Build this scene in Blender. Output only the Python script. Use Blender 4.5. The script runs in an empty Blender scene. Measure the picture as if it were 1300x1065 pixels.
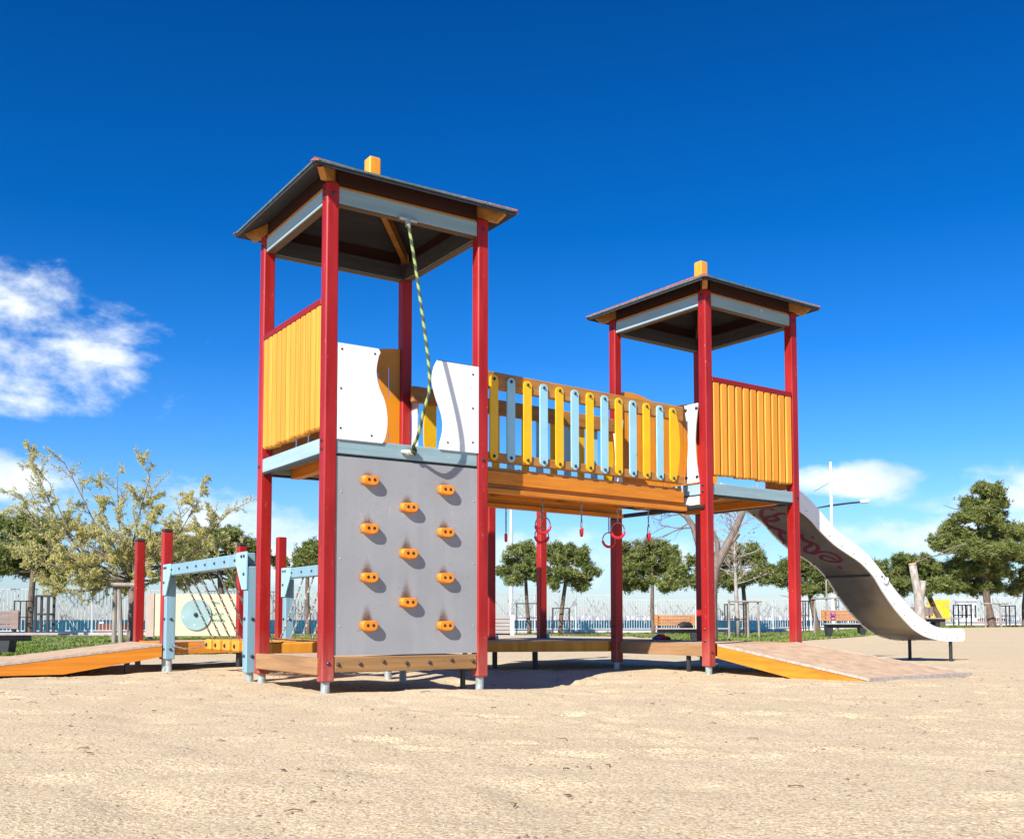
import bpy, math, random
import numpy as np
from mathutils import Vector, Matrix, noise
SC = bpy.context.scene
COL = SC.collection
PI = math.pi
# ------------------------------------------------------------------ camera
CAMP = (-2.776, -6.443, 0.442)
YAW = 0.58401
cam = bpy.data.cameras.new('camera')
cam.sensor_width = 36.0
cam.sensor_fit = 'HORIZONTAL'
cam.lens = 1316.4 / 1300 * 36
cam.shift_y = (703.3 - 532.5) / 1300
cam.clip_start = 0.05
cam.clip_end = 60000
camo = bpy.data.objects.new('camera', cam)
COL.objects.link(camo)
camo.location = CAMP
camo.rotation_euler = (PI / 2 + 0.0633, 0.0, -YAW)
SC.camera = camo
# ------------------------------------------------------------------ light
SUN_FROM = Vector((-1.86, -1.0, 1.60)).normalized()
sun_el = math.asin(SUN_FROM.z)
sun_az = math.atan2(SUN_FROM.x, SUN_FROM.y)
sd = bpy.data.lights.new('sun', 'SUN')
sd.energy = 5.0
sd.angle = math.radians(0.53)
sd.color = (1.0, 0.95, 0.87)
so = bpy.data.objects.new('sun', sd)
COL.objects.link(so)
so.rotation_euler = SUN_FROM.to_track_quat('Z', 'Y').to_euler()
SC.view_settings.view_transform = 'Standard'
SC.view_settings.look = 'None'
SC.view_settings.exposure = 0.66
SC.view_settings.gamma = 1.0
SC.cycles.diffuse_bounces = 2
# ------------------------------------------------------------------ sky
W = bpy.data.worlds.new('World')
SC.world = W
W.use_nodes = True
nt = W.node_tree
nt.nodes.clear()


def N(t, tp, **k):
    n = t.nodes.new(tp)
    for a, b in k.items():
        setattr(n, a, b)
    return n


def mth(t, op, a, b=None, c=None, clamp=False):
    n = t.nodes.new('ShaderNodeMath')
    n.operation = op
    n.use_clamp = clamp
    for i, v in enumerate((a, b, c)):
        if v is None:
            continue
        if isinstance(v, (int, float)):
            n.inputs[i].default_value = v
        else:
            t.links.new(v, n.inputs[i])
    return n.outputs[0]


def ramp(t, fac, stops, interp='LINEAR'):
    n = t.nodes.new('ShaderNodeValToRGB')
    n.color_ramp.interpolation = interp
    el = n.color_ramp.elements
    while len(el) < len(stops):
        el.new(0.5)
    for e, (p, c) in zip(el, stops):
        e.position = p
        e.color = c if len(c) == 4 else (c[0], c[1], c[2], 1)
    t.links.new(fac, n.inputs[0])
    return n.outputs[0]


def mixc(t, fac, a, b, mode='MIX'):
    n = t.nodes.new('ShaderNodeMix')
    n.data_type = 'RGBA'
    n.blend_type = mode
    for sock, v in ((n.inputs[0], fac), (n.inputs[6], a), (n.inputs[7], b)):
        if isinstance(v, (int, float)):
            sock.default_value = v
        elif isinstance(v, tuple):
            sock.default_value = (v[0], v[1], v[2], 1)
        else:
            t.links.new(v, sock)
    return n.outputs[2]


sky = N(nt, 'ShaderNodeTexSky')
sky.sky_type = 'NISHITA'
sky.sun_disc = False
sky.sun_elevation = sun_el
sky.sun_rotation = sun_az
sky.air_density = 1.0
sky.dust_density = 0.4
sky.ozone_density = 3.0
tc = N(nt, 'ShaderNodeTexCoord')
sep = N(nt, 'ShaderNodeSeparateXYZ')
nt.links.new(tc.outputs['Generated'], sep.inputs[0])
dx, dy, dz = sep.outputs
# frame of the view over the sea: right and forward axes on the ground
rgt = (math.cos(YAW), -math.sin(YAW))
fwd = (math.sin(YAW), math.cos(YAW))
r_ = mth(nt, 'ADD', mth(nt, 'MULTIPLY', dx, rgt[0]), mth(nt, 'MULTIPLY', dy, rgt[1]))
f_ = mth(nt, 'ADD', mth(nt, 'MULTIPLY', dx, fwd[0]), mth(nt, 'MULTIPLY', dy, fwd[1]))
az = mth(nt, 'ARCTAN2', r_, f_)            # azimuth in radians, 0 = out over the sea
el = mth(nt, 'ARCSINE', dz)                # elevation in radians
# polarised-looking deep blue overhead, pale at the horizon
tint = ramp(nt, el, [(0.0, (1.15, 1.22, 1.55)), (0.05, (1.05, 1.35, 1.75)), (0.10, (0.80, 1.30, 1.85)), (0.16, (0.45, 1.12, 1.90)), (0.25, (0.14, 0.88, 1.78)),
                     (0.36, (0.02, 0.70, 1.55)), (0.55, (0.01, 0.55, 1.30))])
skyc = mixc(nt, 1.0, sky.outputs[0], tint, 'MULTIPLY')
cmb = N(nt, 'ShaderNodeCombineXYZ')
nt.links.new(az, cmb.inputs[0])
nt.links.new(mth(nt, 'MULTIPLY', el, 1.7), cmb.inputs[1])
nz = N(nt, 'ShaderNodeTexNoise')
nz.inputs['Scale'].default_value = 7.5
nz.inputs['Detail'].default_value = 9
nz.inputs['Roughness'].default_value = 0.62
nz.inputs['Distortion'].default_value = 0.15
nt.links.new(cmb.outputs[0], nz.inputs['Vector'])
nz2 = N(nt, 'ShaderNodeTexNoise')
nz2.inputs['Scale'].default_value = 7.0
nz2.inputs['Detail'].default_value = 7
nz2.inputs['Roughness'].default_value = 0.6
nt.links.new(cmb.outputs[0], nz2.inputs['Vector'])


def blob(a0, e0, wa, we, tilt=0.0):
    a = mth(nt, 'SUBTRACT', az, a0)
    e = mth(nt, 'SUBTRACT', mth(nt, 'SUBTRACT', el, e0), mth(nt, 'MULTIPLY', a, tilt))
    q = mth(nt, 'ADD', mth(nt, 'POWER', mth(nt, 'ABSOLUTE', mth(nt, 'DIVIDE', a, wa)), 2.0),
            mth(nt, 'POWER', mth(nt, 'ABSOLUTE', mth(nt, 'DIVIDE', e, we)), 2.0))
    return mth(nt, 'SUBTRACT', 1.0, q)


def mx(a, b):
    return mth(nt, 'MAXIMUM', a, b)


# big wispy cloud bank on the left
m = mx(blob(-0.50, 0.282, 0.21, 0.050, -0.20), blob(-0.49, 0.228, 0.185, 0.046, -0.08))
m = mx(m, blob(-0.40, 0.238, 0.10, 0.016, -0.05))
m = mx(m, blob(-0.47, 0.186, 0.10, 0.016, 0.0))
m = mth(nt, 'MAXIMUM', m, -2.0)
dens = mth(nt, 'ADD', mth(nt, 'MULTIPLY', m, 0.72), mth(nt, 'MULTIPLY', mth(nt, 'SUBTRACT', nz.outputs[0], 0.51), 3.6))
big = N(nt, 'ShaderNodeMapRange')
big.interpolation_type = 'SMOOTHSTEP'
big.inputs[1].default_value = 0.02
big.inputs[2].default_value = 1.0
nt.links.new(dens, big.inputs[0])
# thin low clouds near the horizon
m2 = mx(blob(0.345, 0.128, 0.085, 0.016, 0.0), blob(0.43, 0.112, 0.08, 0.026, 0.0))
m2 = mx(m2, blob(-0.49, 0.125, 0.085, 0.026, 0.0))
m2 = mx(m2, blob(0.42, 0.075, 0.16, 0.022, 0.0))
m2 = mx(m2, blob(-0.30, 0.085, 0.17, 0.035, 0.0))
m2 = mx(m2, blob(-0.05, 0.055, 0.25, 0.035, 0.0))
m2 = mth(nt, 'MAXIMUM', m2, -2.2)
d2 = mth(nt, 'ADD', mth(nt, 'MULTIPLY', m2, 0.5), mth(nt, 'MULTIPLY', mth(nt, 'SUBTRACT', nz2.outputs[0], 0.49), 3.2))
low = N(nt, 'ShaderNodeMapRange')
low.interpolation_type = 'SMOOTHSTEP'
low.inputs[1].default_value = 0.0
low.inputs[2].default_value = 0.75
low.inputs[4].default_value = 0.9
nt.links.new(d2, low.inputs[0])
cl = mx(mth(nt, 'MULTIPLY', big.outputs[0], 0.97), low.outputs[0])
cshade = ramp(nt, nz.outputs[0], [(0.35, (8.6, 10.2, 12.0)), (0.58, (13.0, 13.6, 14.0))])
skyf = mixc(nt, cl, skyc, cshade)
bg = N(nt, 'ShaderNodeBackground')
bg.inputs['Strength'].default_value = 0.057
nt.links.new(skyf, bg.inputs['Color'])
wo = N(nt, 'ShaderNodeOutputWorld')
nt.links.new(bg.outputs[0], wo.inputs['Surface'])

# ------------------------------------------------------------------ helpers
COSY, SINY = math.cos(YAW), math.sin(YAW)


def G(X, D):
    """metres right of / in front of the photographer's spot -> ground x, y"""
    return (CAMP[0] + COSY * X + SINY * D, CAMP[1] - SINY * X + COSY * D)


def invG(x, y):
    a, b = x - CAMP[0], y - CAMP[1]
    return (COSY * a - SINY * b, SINY * a + COSY * b)


def PX(u, D):
    """column of the photograph and distance -> ground x, y"""
    return G((u - 650) / 1316.4 * D, D)


def sstep(a, b, t):
    t = max(0.0, min(1.0, (t - a) / (b - a)))
    return t * t * (3 - 2 * t)


_fr = random.Random(77)
PRINTS = {}
for _w in range(26):
    _X, _D, _h = _fr.uniform(-3.6, 4.6), _fr.uniform(3.4, 8.4), _fr.uniform(0, 6.28)
    for _s in range(_fr.randint(4, 9)):
        _X += .30 * math.cos(_h)
        _D += .30 * math.sin(_h)
        _h += _fr.uniform(-.35, .35)
        _o = .09 if _s % 2 else -.09
        _p = (_X - _o * math.sin(_h), _D + _o * math.cos(_h), math.cos(_h), math.sin(_h), _fr.uniform(.006, .015))
        PRINTS.setdefault((int(_p[0] // .5), int(_p[1] // .5)), []).append(_p)


def prints(X, D):
    z = 0.0
    i, j = int(X // .5), int(D // .5)
    for a in (i - 1, i, i + 1):
        for b in (j - 1, j, j + 1):
            for (px_, pd_, c_, s_, dep) in PRINTS.get((a, b), ()):
                u = ((X - px_) * c_ + (D - pd_) * s_) / .135
                v = (-(X - px_) * s_ + (D - pd_) * c_) / .06
                q = u * u + v * v
                if q < 4:
                    z += -dep * math.exp(-(q ** 2)) + dep * .35 * math.exp(-((q - 1.8) ** 2) * 2.2)
    return z


def ground_z(x, y):
    X, D = invG(x, y)
    drop = -0.215 * sstep(12.5, 21, D)
    k = sstep(0.22, 0.42, X / max(D, 5))
    z = -0.035 + drop * (1 - k)
    z += k * 0.15 * sstep(20, 45, D)
    n1 = noise.noise(Vector((x * 0.55, y * 0.55, 3.1)))
    n2 = noise.noise(Vector((x * 1.9, y * 1.9, 7.7)))
    n3 = noise.noise(Vector((x * 6.0, y * 6.0, 1.7)))
    near = 1 - sstep(9, 16, D)
    z += (n1 * 0.022 + n2 * 0.012 + n3 * 0.005) * (0.35 + 0.65 * near)
    if near > 0:
        z += prints(X, D)
        n4 = noise.noise(Vector((x * 3.1, y * 3.1, 9.2)))
        z -= max(0.0, n4 - .12) * .03 * near
    # scuffed hollows under the climbing wall and the bridge, small heap in front
    def g(cx, cy, s):
        return math.exp(-((x - cx) ** 2 + (y - cy) ** 2) / (2 * s * s))
    z += -0.05 * g(-1.0, 3.9, 0.7) - 0.07 * g(1.0, 0.5, 0.5) - 0.06 * g(2.1, 0.5, 0.6) + 0.03 * g(0.6, -0.5, 0.3) + 0.03 * g(1.9, -0.55, 0.35)
    return z


def gz(x, y):
    return ground_z(x, y)


class MB:
    def __init__(s, T=None):
        s.v = []
        s.f = []
        s.T = T
        s.items = []

    def add(s, vs, fs):
        o = len(s.v)
        s.items.append((o, o + len(vs), len(s.f), len(s.f) + len(fs)))
        if s.T:
            vs = [s.T(v) for v in vs]
        s.v.extend([tuple(v) for v in vs])
        s.f.extend([tuple(i + o for i in f) for f in fs])
        return s

    def box(s, x0, x1, y0, y1, z0, z1, bv=0.0):
        if bv <= 0:
            v = [(x, y, z) for z in (z0, z1) for y in (y0, y1) for x in (x0, x1)]
            f = [(0, 2, 3, 1), (4, 5, 7, 6), (0, 1, 5, 4), (2, 6, 7, 3), (0, 4, 6, 2), (1, 3, 7, 5)]
            return s.add(v, f)
        b = min(bv, (x1 - x0) * .49, (y1 - y0) * .49, (z1 - z0) * .49)
        v = []
        f = []
        idx = {}
        for ix, (X, sx) in enumerate(((x0, 1), (x1, -1))):
            for iy, (Y, sy) in enumerate(((y0, 1), (y1, -1))):
                for iz, (Z, sz) in enumerate(((z0, 1), (z1, -1))):
                    for ax in range(3):
                        p = [X + sx * b, Y + sy * b, Z + sz * b]
                        p[ax] = (X, Y, Z)[ax]
                        idx[(ix, iy, iz, ax)] = len(v)
                        v.append(tuple(p))
        I = idx
        for ax in range(3):
            o = [a for a in range(3) if a != ax]
            for sd_ in (0, 1):
                q = []
                for a, c in ((0, 0), (1, 0), (1, 1), (0, 1)):
                    k = [0, 0, 0]
                    k[ax] = sd_
                    k[o[0]] = a
                    k[o[1]] = c
                    q.append(I[(k[0], k[1], k[2], ax)])
                f.append(tuple(q))
        for ax in range(3):
            o = [a for a in range(3) if a != ax]
            for a in (0, 1):
                for c in (0, 1):
                    k0 = [0, 0, 0]
                    k0[o[0]] = a
                    k0[o[1]] = c
                    k1 = list(k0)
                    k1[ax] = 1
                    f.append((I[(*k0, o[0])], I[(*k1, o[0])], I[(*k1, o[1])], I[(*k0, o[1])]))
        for ix in (0, 1):
            for iy in (0, 1):
                for iz in (0, 1):
                    f.append(tuple(I[(ix, iy, iz, a)] for a in range(3)))
        return s.add(v, f)

    def tube(s, pts, r, n=8, cap=True):
        pts = [Vector(p) for p in pts]
        rs = r if isinstance(r, (list, tuple)) else [r] * len(pts)
        vs = []
        fs = []
        up = None
        for i, p in enumerate(pts):
            d = (pts[min(i + 1, len(pts) - 1)] - pts[max(i - 1, 0)])
            if d.length < 1e-9:
                d = Vector((0, 0, 1))
            d.normalize()
            if up is None:
                up = Vector((0, 0, 1)) if abs(d.z) < .9 else Vector((1, 0, 0))
            a = d.cross(up)
            if a.length < 1e-6:
                a = d.cross(Vector((0, 1, 0)))
            a.normalize()
            b = a.cross(d).normalized()
            up = b
            for k in range(n):
                t = 2 * PI * k / n
                vs.append(p + (a * math.cos(t) + b * math.sin(t)) * rs[i])
        for i in range(len(pts) - 1):
            for k in range(n):
                k2 = (k + 1) % n
                fs.append((i * n + k, i * n + k2, (i + 1) * n + k2, (i + 1) * n + k))
        if cap:
            fs.append(tuple(range(n - 1, -1, -1)))
            fs.append(tuple((len(pts) - 1) * n + k for k in range(n)))
        return s.add(vs, fs)

    def torus(s, c, ax, R, r, n=14, m=6, a0=0, a1=2 * PI, sy=1.0, up=None):
        c = Vector(c)
        ax = Vector(ax).normalized()
        u = Vector(up).normalized() if up else (Vector((0, 0, 1)) if abs(ax.z) < .9 else Vector((1, 0, 0)))
        u = (u - ax * u.dot(ax)).normalized()
        w = ax.cross(u)
        full = abs(a1 - a0 - 2 * PI) < 1e-6
        pts = []
        cnt = n if full else n + 1
        vs = []
        for i in range(cnt):
            t = a0 + (a1 - a0) * i / n
            d = u * math.cos(t) * sy + w * math.sin(t)
            dn = (u * math.cos(t) + w * math.sin(t))
            for k in range(m):
                q = 2 * PI * k / m
                vs.append(c + d * R + dn * r * math.cos(q) + ax * r * math.sin(q))
        fs = []
        for i in range(cnt if full else cnt - 1):
            j = (i + 1) % cnt
            for k in range(m):
                k2 = (k + 1) % m
                fs.append((i * m + k, j * m + k, j * m + k2, i * m + k2))
        return s.add(vs, fs)

    def prism(s, poly, fn0, fn1):
        """poly: 2D outline, fn0/fn1 map (a,b) to 3D on both sides"""
        n = len(poly)
        vs = [fn0(*p) for p in poly] + [fn1(*p) for p in poly]
        fs = [tuple(range(n)), tuple(range(2 * n - 1, n - 1, -1))]
        for i in range(n):
            j = (i + 1) % n
            fs.append((i, i + n, j + n, j))
        return s.add(vs, fs)

    def strip(s, A, B, fn0, fn1):
        """solid between two polylines of the same length"""
        n = len(A)
        vs = [fn0(*p) for p in A] + [fn0(*p) for p in B] + [fn1(*p) for p in A] + [fn1(*p) for p in B]
        fs = []
        for i in range(n - 1):
            fs.append((i, i + 1, n + i + 1, n + i))
            fs.append((2 * n + i, 3 * n + i, 3 * n + i + 1, 2 * n + i + 1))
            fs.append((i, 2 * n + i, 2 * n + i + 1, i + 1))
            fs.append((n + i, n + i + 1, 3 * n + i + 1, 3 * n + i))
        fs.append((0, n, 3 * n, 2 * n))
        fs.append((n - 1, 3 * n - 1, 4 * n - 1, 2 * n - 1))
        return s.add(vs, fs)

    def dome(s, c, ax, r, h, n=8):
        c = Vector(c)
        ax = Vector(ax).normalized()
        u = Vector((0, 0, 1)) if abs(ax.z) < .9 else Vector((1, 0, 0))
        u = (u - ax * u.dot(ax)).normalized()
        w = ax.cross(u)
        vs = []
        for rr, hh in ((1, 0), (.9, .55), (.5, .95)):
            for k in range(n):
                t = 2 * PI * k / n
                vs.append(c + (u * math.cos(t) + w * math.sin(t)) * r * rr + ax * h * hh)
        vs.append(c + ax * h)
        fs = []
        for i in range(2):
            for k in range(n):
                k2 = (k + 1) % n
                fs.append((i * n + k, i * n + k2, (i + 1) * n + k2, (i + 1) * n + k))
        for k in range(n):
            fs.append((2 * n + k, 2 * n + (k + 1) % n, 3 * n))
        fs.append(tuple(range(n - 1, -1, -1)))
        return s.add(vs, fs)

    def build(s, name, mat, parent=None, smooth=False, fix=True):
        me = bpy.data.meshes.new(name)
        me.from_pydata(s.v, [], s.f)
        me.update()
        if fix:
            import bmesh
            bm = bmesh.new()
            bm.from_mesh(me)
            bmesh.ops.recalc_face_normals(bm, faces=bm.faces)
            bm.to_mesh(me)
            bm.free()
        if smooth:
            me.polygons.foreach_set('use_smooth', [True] * len(me.polygons))
        me.materials.append(mat)
        o = bpy.data.objects.new(name, me)
        COL.objects.link(o)
        if parent:
            o.parent = parent
        return o


def tag(o, label=None, cat=None, group=None, kind=None):
    if label:
        o['label'] = label
    if cat:
        o['category'] = cat
    if group:
        o['group'] = group
    if kind:
        o['kind'] = kind
    return o


def thing(name, label, cat, group=None, loc=(0, 0, 0), rz=0.0):
    o = bpy.data.objects.new(name, None)
    o.empty_display_size = .2
    COL.objects.link(o)
    o.location = loc
    o.rotation_euler = (0, 0, rz)
    return tag(o, label, cat, group)


# ------------------------------------------------------------------ materials
def mat(name, c, c2=None, rough=.6, scale=20, stretch=(1, 1, 1), bump=0.0, spec=.5, metal=0.0, fac=(.35, .65), dist=.01, detail=4,
        speck=None, coat=0.0):
    m_ = bpy.data.materials.new(name)
    m_.use_nodes = True
    t = m_.node_tree
    b = t.nodes['Principled BSDF']
    b.inputs['Roughness'].default_value = rough
    b.inputs['Metallic'].default_value = metal
    b.inputs['Specular IOR Level'].default_value = spec
    b.inputs['Coat Weight'].default_value = coat
    c2 = c2 or tuple(x * .82 for x in c)
    tc_ = N(t, 'ShaderNodeTexCoord')
    mp = N(t, 'ShaderNodeMapping')
    mp.inputs['Scale'].default_value = stretch
    t.links.new(tc_.outputs['Object'], mp.inputs[0])
    nz_ = N(t, 'ShaderNodeTexNoise')
    nz_.inputs['Scale'].default_value = scale
    nz_.inputs['Detail'].default_value = detail
    nz_.inputs['Roughness'].default_value = .6
    t.links.new(mp.outputs[0], nz_.inputs['Vector'])
    col = ramp(t, nz_.outputs[0], [(fac[0], c2), (fac[1], c)])
    if speck:
        n2 = N(t, 'ShaderNodeTexNoise')
        n2.inputs['Scale'].default_value = speck[1]
        n2.inputs['Detail'].default_value = 3
        t.links.new(tc_.outputs['Object'], n2.inputs['Vector'])
        k = ramp(t, n2.outputs[0], [(speck[2], (0, 0, 0)), (speck[2] + .03, (1, 1, 1))])
        col = mixc(t, k, col, speck[0])
    t.links.new(col, b.inputs['Base Color'])
    if bump:
        bp = N(t, 'ShaderNodeBump')
        bp.inputs['Strength'].default_value = bump
        bp.inputs['Distance'].default_value = dist
        t.links.new(nz_.outputs[0], bp.inputs['Height'])
        t.links.new(bp.outputs[0], b.inputs['Normal'])
    rr = mth(t, 'MULTIPLY_ADD', nz_.outputs[0], .25, rough - .12)
    t.links.new(rr, b.inputs['Roughness'])
    return m_


def wood(name, c, c2, axis, rough=.55, speck=None, sc=26, bump=.25):
    st = [1, 1, 1]
    st['xyz'.index(axis)] = .06
    return mat(name, c, c2, rough, sc, tuple(st), bump=bump, spec=.35, fac=(.3, .7), dist=.004, detail=6, speck=speck)


M = {}
M['red_z'] = wood('red_painted_post', (.36, .010, .020), (.26, .007, .014), 'z', .42, speck=((.62, .22, .2), 38, .72))
def worn_post(name, c, c2, chip):
    m_ = wood(name, c, c2, 'z', .42)
    t = m_.node_tree
    b_ = t.nodes['Principled BSDF']
    src = b_.inputs['Base Color'].links[0].from_socket
    tc_ = N(t, 'ShaderNodeTexCoord')
    mp = N(t, 'ShaderNodeMapping')
    mp.inputs['Scale'].default_value = (1, 1, .22)
    t.links.new(tc_.outputs['Object'], mp.inputs[0])

    def nz_(sc, d, src_=None):
        n = N(t, 'ShaderNodeTexNoise')
        n.inputs['Scale'].default_value = sc
        n.inputs['Detail'].default_value = d
        n.inputs['Roughness'].default_value = .7
        t.links.new(src_ or mp.outputs[0], n.inputs['Vector'])
        return n.outputs[0]
    fade = nz_(3.0, 3)
    col = mixc(t, mth(t, 'MULTIPLY', ramp(t, fade, [(.42, (0, 0, 0)), (.68, (1, 1, 1))]), .5), src, tuple(min(1, x * 1.5 + .02) for x in c))
    chips = ramp(t, nz_(62, 5), [(.665, (0, 0, 0)), (.68, (1, 1, 1))])
    col = mixc(t, mth(t, 'MULTIPLY', chips, .75), col, chip)
    sp = N(t, 'ShaderNodeSeparateXYZ')
    t.links.new(tc_.outputs['Object'], sp.inputs[0])
    foot = mth(t, 'SUBTRACT', 1.0, mth(t, 'DIVIDE', sp.outputs[2], .38), clamp=True)
    dust = mth(t, 'MULTIPLY', foot, mth(t, 'MULTIPLY_ADD', nz_(16, 5), 2.6, -.75), clamp=True)
    col = mixc(t, mth(t, 'MULTIPLY', dust, .38), col, (.50, .33, .26))
    t.links.new(col, b_.inputs['Base Color'])
    return m_


M['red_z'] = worn_post('worn_red_paint', (.34, .011, .009), (.24, .007, .006), (.50, .20, .16))
M['red_x'] = wood('red_painted_rail', (.30, .010, .013), (.21, .008, .010), 'x', .5)
M['red_y'] = wood('red_painted_rail_side', (.30, .010, .013), (.21, .008, .010), 'y', .5)
M['slat'] = wood('yellow_stained_slat', (.86, .40, .050), (.68, .27, .02), 'z', .5, speck=((.35, .12, .02), 30, .74), sc=18)
for mm, sc_x, amt in ((M['slat'], 10.5, .38),):
    t = mm.node_tree
    b_ = t.nodes['Principled BSDF']
    src = b_.inputs['Base Color'].links[0].from_socket
    tc_ = N(t, 'ShaderNodeTexCoord')
    mp = N(t, 'ShaderNodeMapping')
    mp.inputs['Scale'].default_value = (1, 1, .02)
    t.links.new(tc_.outputs['Object'], mp.inputs[0])
    n = N(t, 'ShaderNodeTexNoise')
    n.inputs['Scale'].default_value = sc_x
    n.inputs['Detail'].default_value = 1
    t.links.new(mp.outputs[0], n.inputs['Vector'])
    k = mth(t, 'MULTIPLY', ramp(t, n.outputs[0], [(.35, (1, 1, 1)), (.6, (0, 0, 0))]), amt)
    t.links.new(mixc(t, k, src, (.60, .19, .018)), b_.inputs['Base Color'])
M['or_x'] = wood('orange_stained_beam', (.74, .27, .022), (.52, .16, .014), 'x', .55, speck=((.25, .1, .03), 18, .73))
M['or_y'] = wood('orange_stained_beam_side', (.74, .27, .022), (.52, .16, .014), 'y', .55)
M['rail'] = wood('brown_stained_rail', (.50, .24, .06), (.32, .13, .03), 'x', .6, speck=((.2, .1, .04), 22, .7))
M['raw_x'] = wood('weathered_board', (.40, .22, .085), (.22, .115, .045), 'x', .75, speck=((.2, .12, .07), 14, .66))
M['raw_y'] = wood('weathered_board_side', (.42, .24, .11), (.26, .14, .065), 'y', .75, speck=((.25, .16, .1), 14, .66))
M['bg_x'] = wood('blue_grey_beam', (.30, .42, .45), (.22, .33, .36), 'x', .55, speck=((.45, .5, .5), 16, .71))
M['bg_y'] = wood('blue_grey_beam_sunlit', (.36, .50, .55), (.28, .41, .46), 'y', .55, speck=((.5, .58, .6), 16, .71))  # lighter copy of the beam colour, sun on the side faces painted in
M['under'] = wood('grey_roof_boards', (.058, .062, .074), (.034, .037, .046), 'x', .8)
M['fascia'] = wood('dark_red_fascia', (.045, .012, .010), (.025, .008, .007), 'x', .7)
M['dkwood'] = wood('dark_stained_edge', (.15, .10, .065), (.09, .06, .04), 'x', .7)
M['wall'] = None
M['white'] = mat('white_hdpe', (.84, .84, .83), (.74, .74, .73), .38, 3, bump=.02, speck=((.5, .48, .46), 26, .72))
M['orange'] = mat('orange_hdpe', (.80, .30, .012), (.72, .26, .01), .4, 4, bump=.02)
M['yellow'] = mat('yellow_hdpe', (.90, .54, .005), (.82, .47, .005), .38, 5, bump=.02)
M['blue'] = mat('pale_blue_hdpe', (.36, .66, .76), (.31, .60, .71), .38, 5, bump=.02)
M['gantry'] = wood('pale_blue_painted_beam', (.25, .41, .49), (.18, .33, .41), 'z', .5, speck=((.5, .6, .65), 30, .7))
M['bolt'] = mat('dark_bolt', (.03, .03, .035), None, .35, 30)
M['steel'] = mat('galvanised_steel', (.46, .52, .51), (.33, .38, .37), .45, 25, metal=.35, bump=.05)
M['dark'] = mat('dark_steel', (.03, .032, .036), (.02, .02, .022), .5, 20)
M['chain'] = mat('galvanised_chain', (.42, .41, .38), (.2, .19, .17), .4, 40, metal=.6)
M['chainw'] = mat('worn_chain', (.30, .27, .22), (.10, .085, .07), .5, 40, metal=.5)
M['redp'] = mat('red_plastic', (.70, .02, .035), None, .35, 10)
M['hold'] = mat('orange_resin', (.90, .29, .012), (.75, .2, .01), .5, 30, bump=.3)
M['rooft'] = mat('reddish_shingle', (.34, .11, .09), (.22, .07, .06), .9, 40, bump=.4, speck=((.6, .3, .25), 60, .6))
M['roofe'] = mat('dark_roof_edge', (.035, .04, .045), (.02, .025, .03), .6, 30)
M['lead'] = mat('pale_edge_strip', (.13, .19, .19), (.08, .12, .12), .4, 20)
M['ply'] = mat('worn_plywood_deck', (.62, .435, .28), (.46, .30, .18), .8, 9, (1, 1, 1), bump=.15, speck=((.6, .55, .5), 45, .66))
M['plyedge'] = mat('pale_deck_edge', (.52, .45, .39), (.36, .30, .25), .6, 30)
M['bed'] = mat('slide_bed_sheet', (.30, .265, .22), (.22, .19, .15), .42, 3, metal=.65, bump=.05, speck=((.3, .26, .2), 8, .7))
M['graf'] = mat('magenta_spray_paint', (.15, .004, .04), (.10, .003, .03), .6, 20)
M['slidew'] = mat('white_slide_sidewall', (.88, .87, .85), (.82, .81, .78), .4, 2.0, speck=((.3, .3, .3), 70, .80))
M['cap'] = mat('black_post_cap', (.035, .035, .04), None, .5, 10)
M['ropeg'] = None


# ------------------------------------------------------------------ setting
def sheet(name, xs, ds, zf, mt, smooth=True):
    X, D = np.meshgrid(xs, ds)
    v = []
    for a, b in zip(X.ravel(), D.ravel()):
        x, y = G(float(a), float(b))
        v.append((x, y, zf(x, y, float(a), float(b))))
    nx, nd = len(xs), len(ds)
    f = [(j * nx + i, j * nx + i + 1, (j + 1) * nx + i + 1, (j + 1) * nx + i) for j in range(nd - 1) for i in range(nx - 1)]
    b = MB()
    b.v = v
    b.f = f
    return b.build(name, mt, smooth=smooth, fix=False)


def axis(*segs):
    out = []
    for a, b, n in segs:
        out += list(np.linspace(a, b, n, endpoint=False))
    out.append(segs[-1][1])
    return out


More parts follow.
